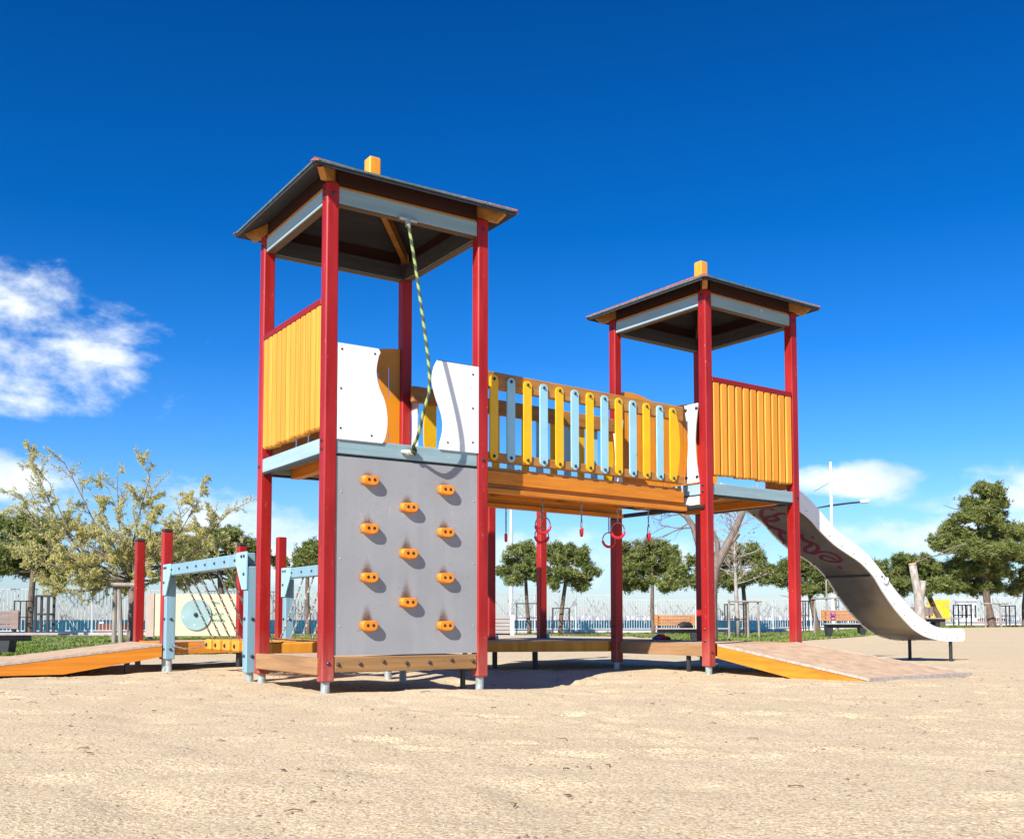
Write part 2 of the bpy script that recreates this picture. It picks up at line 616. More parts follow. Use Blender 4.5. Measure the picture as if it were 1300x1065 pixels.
def sand_material():
    m_ = bpy.data.materials.new('gravelly_sand')
    m_.use_nodes = True
    t = m_.node_tree
    b = t.nodes['Principled BSDF']
    b.inputs['Roughness'].default_value = .95
    b.inputs['Specular IOR Level'].default_value = .15
    tc_ = N(t, 'ShaderNodeTexCoord')
    P = tc_.outputs['Object']

    def nz_(s, d=4, r=.6):
        n = N(t, 'ShaderNodeTexNoise')
        n.inputs['Scale'].default_value = s
        n.inputs['Detail'].default_value = d
        n.inputs['Roughness'].default_value = r
        t.links.new(P, n.inputs['Vector'])
        return n.outputs[0]
    big_, mid, fine = nz_(.45, 6), nz_(3.2, 7, .65), nz_(85, 3, .7)
    c = ramp(t, big_, [(.35, (.57, .435, .262)), (.65, (.64, .50, .312))])
    c = mixc(t, mth(t, 'MULTIPLY', ramp(t, mid, [(.5, (0, 0, 0)), (.75, (1, 1, 1))]), .5), c, (.46, .335, .20))
    vo = N(t, 'ShaderNodeTexVoronoi')
    vo.inputs['Scale'].default_value = 150
    t.links.new(P, vo.inputs['Vector'])
    vs = N(t, 'ShaderNodeSeparateColor')
    t.links.new(vo.outputs['Color'], vs.inputs[0])
    grain = ramp(t, vs.outputs[0], [(0, (.12, .08, .05)), (.10, (.40, .28, .16)), (.5, (.64, .50, .312)), (.90, (.78, .64, .44)), (1, (.88, .78, .62))])
    c = mixc(t, .6, c, grain)
    c = mixc(t, mth(t, 'MULTIPLY', ramp(t, fine, [(.62, (0, 0, 0)), (.72, (1, 1, 1))]), .55), c, (.26, .17, .10))
    t.links.new(c, b.inputs['Base Color'])
    h = mth(t, 'ADD', mth(t, 'MULTIPLY', fine, .5), mth(t, 'MULTIPLY', nz_(48, 4), .8))
    bp = N(t, 'ShaderNodeBump')
    bp.inputs['Strength'].default_value = .8
    bp.inputs['Distance'].default_value = .012
    t.links.new(h, bp.inputs['Height'])
    t.links.new(bp.outputs[0], b.inputs['Normal'])
    return m_


M['sand'] = sand_material()
FENCE = [(-60.0, 34.0), (-20.9, 45.0), (2.1, 55.0), (29.2, 60.0), (80, 66.0)]


def fence_d(X):
    for (a, b), (c, d) in zip(FENCE, FENCE[1:]):
        if X <= c or c == 80:
            return b + (d - b) * (X - a) / (c - a)


xs = axis((-160, -30, 14), (-30, -7, 30), (-7, 7, 440), (7, 30, 46), (30, 160, 14))
ds = axis((-60, 1.0, 8), (1.0, 2.2, 8), (2.2, 10, 270), (10, 24, 110), (24, 66, 40))


def gsheet(x, y, X, D):
    z = ground_z(x, y)
    if D > fence_d(max(-60, min(80, X))) + 2.0:
        z -= 3.0
    return z


tag(sheet('ground', xs, ds, gsheet, M['sand']), kind='structure')

# lawn behind the sand
M['grassbase'] = mat('lawn_soil', (.10, .17, .035), (.17, .17, .06), .95, 1.3, bump=.4, speck=((.30, .24, .13), .8, .58))
NEAR = [(-50, 19.5), (330, 20.5), (420, 30), (600, 44), (790, 44), (880, 31), (1000, 31), (1110, 32), (1180, 41), (1320, 49)]


def lawn_near(X, D):
    u = 650 + 1316.4 * X / D
    if u < NEAR[0][0]:
        return NEAR[0][1]
    for (a, b), (c, d) in zip(NEAR, NEAR[1:]):
        if a <= u <= c:
            return b + (d - b) * (u - a) / (c - a)
    return NEAR[-1][1]


def in_lawn(X, D):
    wob = 1.2 * noise.noise(Vector((X * .3, D * .3, 0)))
    return lawn_near(X, D) + wob < D < fence_d(X) - 2.4


gv = []
gf = []
step = .5
ids = {}
for i in range(-80, 90):
    for j in range(38, 118):
        X, D = i * step, j * step
        if in_lawn(X, D) and in_lawn(X + step, D) and in_lawn(X, D + step) and in_lawn(X + step, D + step):
            q = []
            for a, b in ((0, 0), (1, 0), (1, 1), (0, 1)):
                k = (i + a, j + b)
                if k not in ids:
                    x, y = G(k[0] * step, k[1] * step)
                    ids[k] = len(gv)
                    gv.append((x, y, ground_z(x, y) + .02))
                q.append(ids[k])
            gf.append(tuple(q))
b = MB()
b.v, b.f = gv, gf
tag(b.build('lawn', M['grassbase'], fix=False), kind='structure')

# grass blades
rnd = random.Random(5)


def blade_material(name, ca, cb, trans=.35):
    m_ = bpy.data.materials.new(name)
    m_.use_nodes = True
    t = m_.node_tree
    b_ = t.nodes['Principled BSDF']
    b_.inputs['Roughness'].default_value = .6
    b_.inputs['Specular IOR Level'].default_value = .25
    at = N(t, 'ShaderNodeAttribute')
    at.attribute_name = 'tone'
    c = ramp(t, at.outputs['Fac'], [(0, ca), (1, cb)])
    t.links.new(c, b_.inputs['Base Color'])
    tr = N(t, 'ShaderNodeBsdfTranslucent')
    t.links.new(c, tr.inputs[0])
    mxs = N(t, 'ShaderNodeMixShader')
    mxs.inputs[0].default_value = trans
    t.links.new(b_.outputs[0], mxs.inputs[1])
    t.links.new(tr.outputs[0], mxs.inputs[2])
    t.links.new(mxs.outputs[0], t.nodes['Material Output'].inputs[0])
    return m_


def tone_mesh(name, V, F, T, mt, parent=None):
    """V (n,3) array, F (m,k) array, T per-vertex tone"""
    me = bpy.data.meshes.new(name)
    V = np.asarray(V, dtype=np.float32)
    F = np.asarray(F, dtype=np.int32)
    k = F.shape[1]
    me.vertices.add(len(V))
    me.vertices.foreach_set('co', V.ravel())
    me.loops.add(F.size)
    me.loops.foreach_set('vertex_index', F.ravel())
    me.polygons.add(len(F))
    me.polygons.foreach_set('loop_start', np.arange(0, F.size, k, dtype=np.int32))
    me.update(calc_edges=True)
    a = me.attributes.new('tone', 'FLOAT', 'POINT')
    a.data.foreach_set('value', np.asarray(T, dtype=np.float32))
    me.materials.append(mt)
    o = bpy.data.objects.new(name, me)
    COL.objects.link(o)
    if parent:
        o.parent = parent
    return o


M['blade'] = blade_material('grass_blades', (.10, .17, .02), (.30, .36, .08))
GV, GT = [], []
R = np.random.default_rng(3)
cnt = 0
while cnt < 26000:
    D = 19 + 34 * (R.random() ** 1.8)
    X = (R.random() * 1.2 - .62) * D
    if not in_lawn(X, D):
        continue
    pn = noise.noise(Vector((X * .5, D * .5, 4)))
    if pn < -.22 and R.random() < .8:
        continue
    x, y = G(X, D)
    z = ground_z(x, y) + .015
    h = .03 + .05 * R.random()
    a = R.random() * 6.28
    w = .012 + .0007 * D
    dx_, dy_ = math.cos(a) * w, math.sin(a) * w
    lx, ly = (R.random() - .5) * .06, (R.random() - .5) * .06
    GV += [(x - dx_, y - dy_, z), (x + dx_, y + dy_, z), (x + lx, y + ly, z + h)]
    tt = min(1, max(0, .5 + pn + (R.random() - .5) * .6))
    GT += [tt] * 3
    cnt += 1
tag(tone_mesh('grass', GV, np.arange(len(GV)).reshape(-1, 3), GT, M['blade']),
    'short green grass growing between the sand and the fence', 'grass', kind='stuff')

# pale path along the fence
M['path'] = mat('pale_paving', (.52, .47, .42), (.42, .37, .33), .9, 2.0, bump=.1, speck=((.35, .3, .26), 9, .66))
pv = []
pf = []
pxs = np.linspace(-45, 60, 106)
for X in pxs:
    fd = fence_d(X)
    for k in (-2.4, -.35):
        x, y = G(X, fd + k)
        pv.append((x, y, ground_z(x, y) + .035))
for i in range(len(pxs) - 1):
    pf.append((2 * i, 2 * i + 2, 2 * i + 3, 2 * i + 1))
b = MB()
b.v, b.f = pv, pf
tag(b.build('path', M['path'], fix=False), kind='structure')

# sea
msea = bpy.data.materials.new('sea_water')
msea.use_nodes = True
t = msea.node_tree
b_ = t.nodes['Principled BSDF']
b_.inputs['Base Color'].default_value = (.008, .10, .17, 1)
b_.inputs['Roughness'].default_value = .6
b_.inputs['Specular IOR Level'].default_value = .08
tc_ = N(t, 'ShaderNodeTexCoord')
mp = N(t, 'ShaderNodeMapping')
mp.inputs['Scale'].default_value = (.25, .5, 1)
mp.inputs['Rotation'].default_value = (0, 0, YAW)
t.links.new(tc_.outputs['Object'], mp.inputs[0])
nn = N(t, 'ShaderNodeTexNoise')
nn.inputs['Scale'].default_value = 1.2
nn.inputs['Detail'].default_value = 6
t.links.new(mp.outputs[0], nn.inputs['Vector'])
t.links.new(ramp(t, nn.outputs[0], [(.3, (.004, .062, .085)), (.7, (.008, .105, .135))]), b_.inputs['Base Color'])
bp = N(t, 'ShaderNodeBump')
bp.inputs['Strength'].default_value = .6
bp.inputs['Distance'].default_value = .3
t.links.new(nn.outputs[0], bp.inputs['Height'])
t.links.new(bp.outputs[0], b_.inputs['Normal'])
b = MB()
for X, D in ((-30000, 38), (30000, 38), (30000, 40000), (-30000, 40000)):
    x, y = G(X, D)
    b.v.append((x, y, -1.4))
b.f = [(0, 1, 2, 3)]
tag(b.build('sea', msea, fix=False), kind='structure')

# far shore and its town
M['shore'] = mat('far_shore', (.30, .33, .36), (.22, .26, .30), .95, .002)
b = MB()
n = 120
hs = []
for i in range(n + 1):
    X = -1500 + 7200 * i / n
    hh = 14 + 26 * max(0, noise.noise(Vector((i * .13, 0, 2))) + .45) + 5 * noise.noise(Vector((i * .6, 0, 5)))
    hh *= math.sin(PI * i / n) ** .4 if 0 < i < n else 0
    hs.append((X, hh))
for (X, hh) in hs:
    for D, k in ((6900, -6), (7300, hh), (8200, -6)):
        x, y = G(X, D)
        b.v.append((x, y, k))
for i in range(n):
    for k in (0, 1):
        b.f.append((3 * i + k, 3 * i + 3 + k, 3 * i + 4 + k, 3 * i + 1 + k))
tag(b.build('hills', M['shore'], fix=False), kind='structure')
M['town'] = mat('pale_far_houses', (.72, .60, .58), (.55, .50, .52), .8, .01)
b = MB()
for i in range(230):
    X = rnd.uniform(-250, 3300)
    D = rnd.uniform(6300, 6850)
    w, h = rnd.uniform(12, 42), rnd.uniform(10, 30)
    x, y = G(X, D)
    b.box(x - w / 2, x + w / 2, y - 10, y + 10, -2, h - 1)
tag(b.build('far_town', M['town']), 'pale far-off town along the opposite shore seen low over the sea', 'town', kind='stuff')

# pebbles and dry bits on the sand
M['peb'] = mat('pebbles', (.45, .34, .26), (.20, .13, .09), .8, 1.7, fac=(.4, .6))
b = MB()
for i in range(1900):
    D = 1.9 + 9 * rnd.random() ** 1.4
    X = rnd.uniform(-.6, .6) * D
    x, y = G(X, D)
    z = ground_z(x, y)
    s_ = rnd.uniform(.002, .0055) * (1 + .12 * D)
    a = rnd.random() * 6.28
    e = rnd.uniform(1, 2.2)
    ca, sa = math.cos(a) * s_ * e, math.sin(a) * s_ * e
    b.add([(x - ca, y - sa, z), (x + sa / e, y - ca / e, z), (x + ca, y + sa, z), (x - sa / e, y + ca / e, z), (x, y, z + s_ * .8)],
          [(0, 1, 4), (1, 2, 4), (2, 3, 4), (3, 0, 4)])
tag(b.build('pebbles', M['peb'], fix=False), 'tiny dark pebbles and crumbs scattered over the sand', 'pebbles', kind='stuff')

# ------------------------------------------------------------------ play structure
PS = thing('play_structure', 'red and yellow wooden climbing structure with two roofed towers, bridge and slide', 'playground')
HW = .045
S = 1.2
GAP, OY, TB = 3.7498, .2774, .0525
cb_, sb_ = math.cos(TB), math.sin(TB)
TA = lambda p: (p[0], p[1], p[2])
TBf = lambda p: (GAP + cb_ * p[0] - sb_ * p[1], OY + sb_ * p[0] + cb_ * p[1], p[2])
RA = .085
ra_c, ra_s = math.cos(RA), math.sin(RA)
TR = lambda p: (1.25 + ra_c * p[0] - ra_s * p[1], .18 + ra_s * p[0] + ra_c * p[1], p[2])


def part0(bm_, name, mt, parent=PS, label=None, smooth=False):
    o = bm_.build(name, mt, parent, smooth)
    if label:
        o['label'] = label
    return o


SPLIT = ('bolts', 'screws', 'hold_bolts', 'slide_screws', 'joint_bolts')


def part(bm_, name, mt, parent=PS, label=None, smooth=False):
    if name not in SPLIT:
        return part0(bm_, name, mt, parent, label, smooth)
    # every dome (32 vertices-type ring stack) becomes an object of its own
    o = None
    for a, c_, f0, f1 in bm_.items:
        q = MB()
        q.v = bm_.v[a:c_]
        q.f = [tuple(i - a for i in f) for f in bm_.f[f0:f1]]
        o = part0(q, {'bolts': 'bolt', 'screws': 'screw', 'hold_bolts': 'bolt', 'slide_screws': 'screw', 'joint_bolts': 'bolt'}[name], mt, parent, label, True)
    return o


def post(T, x, y, z0, z1, hw=HW, label=None, mt='red_z', pipe=True, cap=False, bolts=()):
    p = part(MB(T).box(x - hw, x + hw, y - hw, y + hw, z0, z1, .008), 'post', M[mt], PS, label)
    if pipe:
        part(MB(T).tube([(x, y, z0 - .3), (x, y, z0 + .01)], .030, 14), 'footing_pipe', M['steel'], p, smooth=False)
    if cap:
        part(MB(T).box(x - hw - .004, x + hw + .004, y - hw - .004, y + hw + .004, z1, z1 + .035, .012), 'post_cap', M['cap'], p)
    return p


def wavy_top(x0, x1, z, amp, ph, n=16):
    return [(x0 + (x1 - x0) * i / n, z + amp * math.sin(ph + 2 * PI * 1.15 * i / n)) for i in range(n + 1)]


def orange_panel(T, x0, x1, y, z0, z1, label, slots=True, vert='x', parent=PS):
    """sheet panel with a wavy top edge and tall slots, standing across the back of a tower"""
    b = MB(T)
    n = 11
    sw = .012
    cols = np.linspace(x0, x1, n + 1)
    th = .008
    zt_ = lambda x: z1 + .035 * math.sin((x - x0) / (x1 - x0) * 7.2 + .6)

    def piece(a, c, za, zb_fn):
        k = 3
        A = [(a + (c - a) * i / k, za) for i in range(k + 1)]
        B = [(a + (c - a) * i / k, zb_fn(a + (c - a) * i / k)) for i in range(k + 1)]
        if vert == 'x':
            b.strip(A, B, lambda p, q: (p, y - th, q), lambda p, q: (p, y + th, q))
        else:
            b.strip(A, B, lambda p, q: (y - th, p, q), lambda p, q: (y + th, p, q))
    for i in range(n):
        a, c = cols[i], cols[i + 1]
        piece(a + (sw / 2 if i else 0), c - (sw / 2 if i < n - 1 else 0), z0, zt_)
    # webs closing the slots except for their open spans
    for i in range(1, n):
        x = cols[i]
        segs = [(0, .12), (.40, .56), (.84, 1.0)] if i % 2 else [(0, .06), (.30, .62), (.9, 1.0)]
        for (p, q) in segs:
            za = z0 + (z1 - .04 - z0) * p
            zb = z0 + (z1 - .04 - z0) * q
            if q == 1.0:
                piece(x - sw / 2, x + sw / 2, za, zt_)
            else:
                piece(x - sw / 2, x + sw / 2, za, lambda _x, zz=zb: zz)
    return part(b, 'back_panel', M['orange'], parent, label)


def tower(T, which):
    L = 'left tower' if which == 'A' else 'right tower'
    ZT = 3.41
    for nm, x, y in (('front left', 0, 0), ('front right', S, 0), ('rear left', 0, S), ('rear right', S, S)):
        z0 = .032 if not (x == S and which == 'B') else .06
        post(T, x, y, z0, ZT, label='%s roof post of the %s' % (nm, L))
    # top beams
    i = HW
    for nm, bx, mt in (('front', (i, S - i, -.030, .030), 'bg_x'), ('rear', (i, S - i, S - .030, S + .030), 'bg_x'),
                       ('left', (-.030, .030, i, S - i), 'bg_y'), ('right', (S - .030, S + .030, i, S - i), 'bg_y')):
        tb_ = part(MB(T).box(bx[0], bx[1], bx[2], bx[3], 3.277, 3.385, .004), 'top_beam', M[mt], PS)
        part(MB(T).box(bx[0] + .002, bx[1] - .002, bx[2] + .012, bx[3] - .012, 3.387, 3.40), 'top_plate', M['or_x'], tb_)
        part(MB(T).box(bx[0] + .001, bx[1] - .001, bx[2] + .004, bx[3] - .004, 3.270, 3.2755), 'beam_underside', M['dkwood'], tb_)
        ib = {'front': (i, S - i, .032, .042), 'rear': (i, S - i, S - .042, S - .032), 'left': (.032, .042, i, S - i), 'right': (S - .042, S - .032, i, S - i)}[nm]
        part(MB(T).box(ib[0], ib[1], ib[2], ib[3], 3.279, 3.40), 'inner_shade_board', M['under'], tb_)  # dark board added to paint in the shade on the beam's inner face
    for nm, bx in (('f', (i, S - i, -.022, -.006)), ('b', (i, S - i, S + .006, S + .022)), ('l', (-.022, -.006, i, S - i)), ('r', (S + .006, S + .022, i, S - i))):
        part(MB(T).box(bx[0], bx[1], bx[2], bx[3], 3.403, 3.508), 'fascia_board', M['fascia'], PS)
    # roof: four panels on hip rafters
    c = S / 2
    ov = .192
    ze, za = 3.432, 3.80
    hf = c + ov
    rr = za - ze
    top = MB(T)
    und = MB(T)
    edge = MB(T)
    lead = MB(T)
    cs = [(-ov, -ov), (S + ov, -ov), (S + ov, S + ov), (-ov, S + ov)]
    th = .034
    for k in range(4):
        a, d = cs[k], cs[(k + 1) % 4]
        und.add([(a[0], a[1], ze), (d[0], d[1], ze), (c, c, za)], [(0, 1, 2)])
        sh = lambda p, e: (c + (p[0] - c) * (1 + e), c + (p[1] - c) * (1 + e))
        a2, d2 = sh(a, .012), sh(d, .012)
        top.add([(a2[0], a2[1], ze + th), (d2[0], d2[1], ze + th), (c, c, za + th)], [(0, 1, 2)])
        edge.add([(a[0], a[1], ze), (d[0], d[1], ze), (d[0], d[1], ze + th * .62), (a[0], a[1], ze + th * .62)], [(0, 1, 2, 3)])
        lead.add([(a[0], a[1], ze + th * .62), (d[0], d[1], ze + th * .62), (d2[0], d2[1], ze + th * .62), (a2[0], a2[1], ze + th * .62)], [(0, 1, 2, 3)])
        lead.add([(a2[0], a2[1], ze + th * .62), (d2[0], d2[1], ze + th * .62), (d2[0], d2[1], ze + th), (a2[0], a2[1], ze + th)], [(0, 1, 2, 3)])
    roof = part(top, 'roof', M['rooft'], PS, 'pyramid roof of the %s' % L)
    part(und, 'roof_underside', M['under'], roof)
    part(edge, 'roof_edge', M['roofe'], roof)
    part(lead, 'edge_strip', M['lead'], roof)
    # ridge caps with blunt corner ends
    for k in range(4):
        a = cs[k]
        ex, ey = c + (a[0] - c) * 1.012, c + (a[1] - c) * 1.012
        d = Vector((a[0] - c, a[1] - c, -rr)).normalized()
        s_ = Vector((-(a[1] - c), a[0] - c, 0)).normalized()
        b = MB(T)
        P0, P1 = Vector((ex, ey, ze + th - .006)), Vector((c, c, za + th + .002))
        w, dn, h = .034, .010, .014
        vs = []
        for P in (P0, P1):
            vs += [P - s_ * w - Vector((0, 0, dn)), P + Vector((0, 0, h)), P + s_ * w - Vector((0, 0, dn))]
        b.add(vs, [(0, 1, 4, 3), (1, 2, 5, 4), (0, 3, 5, 2), (0, 2, 1), (3, 4, 5)])
        part(b, 'ridge_cap', M['rooft'], roof)
        # hip rafter with its tail
        b = MB(T)
        w = .022
        p0 = Vector((c + (a[0] - c) * .93, c + (a[1] - c) * .93, ze + .015))
        p1 = Vector((c, c, za - .008))
        q0 = Vector((c + (a[0] - c) * .87, c + (a[1] - c) * .87, ze - .045))
        q1 = Vector((c, c, za - .11))
        b.add([p0 - s_ * w, p0 + s_ * w, p1 + s_ * w, p1 - s_ * w, q0 - s_ * w, q0 + s_ * w, q1 + s_ * w, q1 - s_ * w],
              [(0, 1, 2, 3), (4, 7, 6, 5), (0, 4, 5, 1), (1, 5, 6, 2), (2, 6, 7, 3), (3, 7, 4, 0)])
        part(b, 'hip_rafter', M['rail'], roof)
    part(MB(T).box(c - .05, c + .05, c - .05, c + .05, za - .02, 3.965, .012), 'finial', M['slat'], roof)
    # platform
    fl = MB(T)
    for k in range(9):
        x0 = .05 + k * 1.1 / 9
        fl.box(x0 + .003, x0 + 1.1 / 9 - .003, .035, S - .035, 1.60, 1.628)
    floor = part(fl, 'platform_floor', M['rail'])
    part(MB(T).box(.2, .27, .035, S - .035, 1.53, 1.598), 'joist', M['or_y'], floor)
    part(MB(T).box(.93, 1.0, .035, S - .035, 1.53, 1.598), 'joist', M['or_y'], floor)
    i = HW
    for nm, bx, mt in (('front', (i, S - i, -.034, .030), 'bg_x'), ('rear', (i, S - i, S - .030, S + .030), 'bg_x'),
                       ('left', (-.036, .030, i, S - i), 'bg_y'), ('right', (S - .030, S + .030, i, S - i), 'bg_y')):
        pb = part(MB(T).box(bx[0], bx[1], bx[2], bx[3], 1.560, 1.664, .004), 'platform_beam', M[mt])
        part(MB(T).box(bx[0] + .002, bx[1] - .002, bx[2] + .012, bx[3] - .006, 1.543, 1.5585), 'steel_angle', M['dark'], pb)


def post_bolts(T, x, y, zs, face):
    for z in zs:
        p_ = (x - HW, y, z) if face == 'x' else (x, y - HW, z)
        part0(MB(T).dome(p_, (-1, 0, 0) if face == 'x' else (0, -1, 0), .013, .011, 10), 'bolt', M['bolt'], PS)


for T_b in (TA, TBf):
    post_bolts(T_b, 0, 0, (1.585, 1.64, 3.30, 3.36), 'x')
    post_bolts(T_b, 0, 0, (.155, 3.33), 'y')
    post_bolts(T_b, S, 0, (3.33, 1.61), 'y')
    post_bolts(T_b, 0, S, (1.61, 3.33), 'x')
post_bolts(TBf, 0, 0, (.36, .26), 'x')
post_bolts(TBf, 0, S, (.38, .28), 'x')
tower(TA, 'A')
tower(TBf, 'B')

# slatted side panels -------------------------------------------------
def slats_panel(T, axis_, n, a0, a1, label):
    """half-round vertical slats under a red rail, on the x=0 or y=0 face"""
    b = MB(T)
    pitch = (a1 - a0) / n
    for k in range(n):
        ac = a0 + (k + .5) * pitch
        w = pitch * .5 - .012
        prof = [(-w, .018), (-w, -.035), (-w * .88, -.042), (w * .88, -.042), (w, -.035), (w, .018)]
        for part_ in (0,):
            zb, zt2 = 1.735 + .004 * ((k * 7) % 3 - 1), 2.575
            if axis_ == 'y':
                pts = lambda z, sc=1.0: [(q * sc + 0, ac + p * sc, z) for p, q in prof]
            else:
                pts = lambda z, sc=1.0: [(ac + p * sc, q * sc, z) for p, q in prof]
            A, B_, C = pts(zb, .8), pts(zb + .012), pts(zt2)
            m_ = len(prof)
            fs = [tuple(range(m_)), tuple(range(3 * m_ - 1, 2 * m_ - 1, -1))]
            for i in range(m_):
                j = (i + 1) % m_
                fs += [(i, j, m_ + j, m_ + i), (m_ + i, m_ + j, 2 * m_ + j, 2 * m_ + i)]
            b.add(A + B_ + C, fs)
    o = part(b, 'slat_panel', M['slat'], PS, label)
    if axis_ == 'y':
        part(MB(T).box(-.045, .028, HW, S - HW, 2.577, 2.625, .005), 'top_rail', M['red_y'], o)
        part(MB(T).box(.020, .045, HW, S - HW, 1.80, 1.86), 'back_rail', M['rail'], o)
    else:
        part(MB(T).box(HW, S - HW, -.045, .028, 2.577, 2.625, .005), 'top_rail', M['red_x'], o)
        part(MB(T).box(HW, S - HW, .020, .045, 1.80, 1.86), 'back_rail', M['rail'], o)
    return o


slats_panel(TA, 'y', 12, .048, S - .048, 'yellow slatted side panel of the left tower')
slats_panel(TBf, 'x', 11, .048, S - .048, 'yellow slatted front panel of the right tower')
orange_panel(TA, .05, S - .05, S, 1.70, 2.66, 'orange wavy-topped panel at the back of the left tower')
orange_panel(TBf, .05, S - .05, S, 1.70, 2.68, 'orange wavy-topped panel at the back of the right tower')
# panels flanking the slide mouth
orange_panel(TBf, .05, .33, S, 1.70, 2.40, 'orange panel beside the slide mouth', vert='y')
orange_panel(TBf, .97, S - .05, S, 1.70, 2.40, 'orange panel on the far side of the slide mouth', vert='y')

# white front panels of the left tower ---------------------------------
def spline(pts, n=6):
    out = []
    for i in range(len(pts) - 1):
        p0 = pts[max(i - 1, 0)]
        p1, p2 = pts[i], pts[i + 1]
        p3 = pts[min(i + 2, len(pts) - 1)]
        for k in range(n):
            t_ = k / n
            out.append(tuple(.5 * ((2 * p1[j]) + (-p0[j] + p2[j]) * t_ + (2 * p0[j] - 5 * p1[j] + 4 * p2[j] - p3[j]) * t_ ** 2
                                   + (-p0[j] + 3 * p1[j] - 3 * p2[j] + p3[j]) * t_ ** 3) for j in range(len(p1))))
    out.append(tuple(pts[-1]))
    return out


def front_white(edge, xs_side, label, screws):
    E_ = spline(edge, 5)
    B_ = [(xs_side, z) for _, z in E_]
    b = MB(TA)
    b.strip(E_, B_, lambda x, z: (x, -.046, z), lambda x, z: (x, -.034, z))
    o = part(b, 'front_panel', M['white'], PS, label)
    sb = MB(TA)
    for x, z in screws:
        sb.dome((x, -.046, z), (0, -1, 0), .008, .004)
    part(sb, 'screws', M['bolt'], o)
    return o


front_white([(.383, 1.655), (.405, 1.70), (.420, 1.81), (.402, 1.94), (.352, 2.05), (.333, 2.15), (.348, 2.25), (.362, 2.285), (.350, 2.305), (.346, 2.310)],
            .047, 'white wavy-edged front panel on the left', [(.075, 2.27), (.07, 2.0), (.07, 1.73), (.30, 1.70), (.32, 2.27)])
front_white([(.835, 1.655), (.835, 1.69), (.862, 1.80), (.852, 1.90), (.80, 2.03), (.772, 2.14), (.785, 2.235), (.812, 2.292), (.815, 2.293)],
            1.160, 'white wavy-edged front panel on the right', [(1.11, 2.23), (1.11, 1.98), (1.11, 1.73), (.90, 1.71)])

# climbing wall ----------------------------------------------------------
HOLDS = [(.29, 1.39), (.885, 1.365), (.59, 1.222), (.29, 1.06), (.885, 1.062), (.59, .90), (.29, .728), (.885, .738), (.588, .562), (.29, .402), (.885, .40)]
STAIN = [.5, .5, .8, .9, .8, 1.2, 1.1, .8, 1.5, 1.4, 1.3]


def wall_mesh():
    nx, nz_ = 112, 134
    x0, x1, z0, z1 = .047, 1.158, .206, 1.541
    V = []
    T_ = []
    for j in range(nz_ + 1):
        for i in range(nx + 1):
            x = x0 + (x1 - x0) * i / nx
            z = z0 + (z1 - z0) * j / nz_
            d = 0.0
            for (hx, hz), st in zip(HOLDS, STAIN):
                a = x - hx + .008
                c_ = z - (hz + .02)
                if abs(a) < .12 and -.05 < c_ < .25:
                    w = .043 * max(.30, 1 - c_ / (.11 * st + .03)) if c_ > 0 else .05
                    g_ = math.exp(-(a / w) ** 4) * (1 if c_ < 0 else math.exp(-(c_ / (.062 * st)) ** 2.2))
                    d = max(d, g_)
            V.append((x, -.034, z))
            T_.append(d)
    F_ = [(j * (nx + 1) + i, j * (nx + 1) + i + 1, (j + 1) * (nx + 1) + i + 1, (j + 1) * (nx + 1) + i) for j in range(nz_) for i in range(nx)]
    o0 = len(V)
    bk = [(x0, -.034, z0), (x1, -.034, z0), (x1, -.034, z1), (x0, -.034, z1), (x0, -.016, z0), (x1, -.016, z0), (x1, -.016, z1), (x0, -.016, z1)]
    V += bk
    T_ += [0] * 8
    F_ += [tuple(o0 + i for i in f) for f in ((0, 4, 5, 1), (1, 5, 6, 2), (2, 6, 7, 3), (3, 7, 4, 0), (4, 7, 6, 5))]
    return V, F_, T_


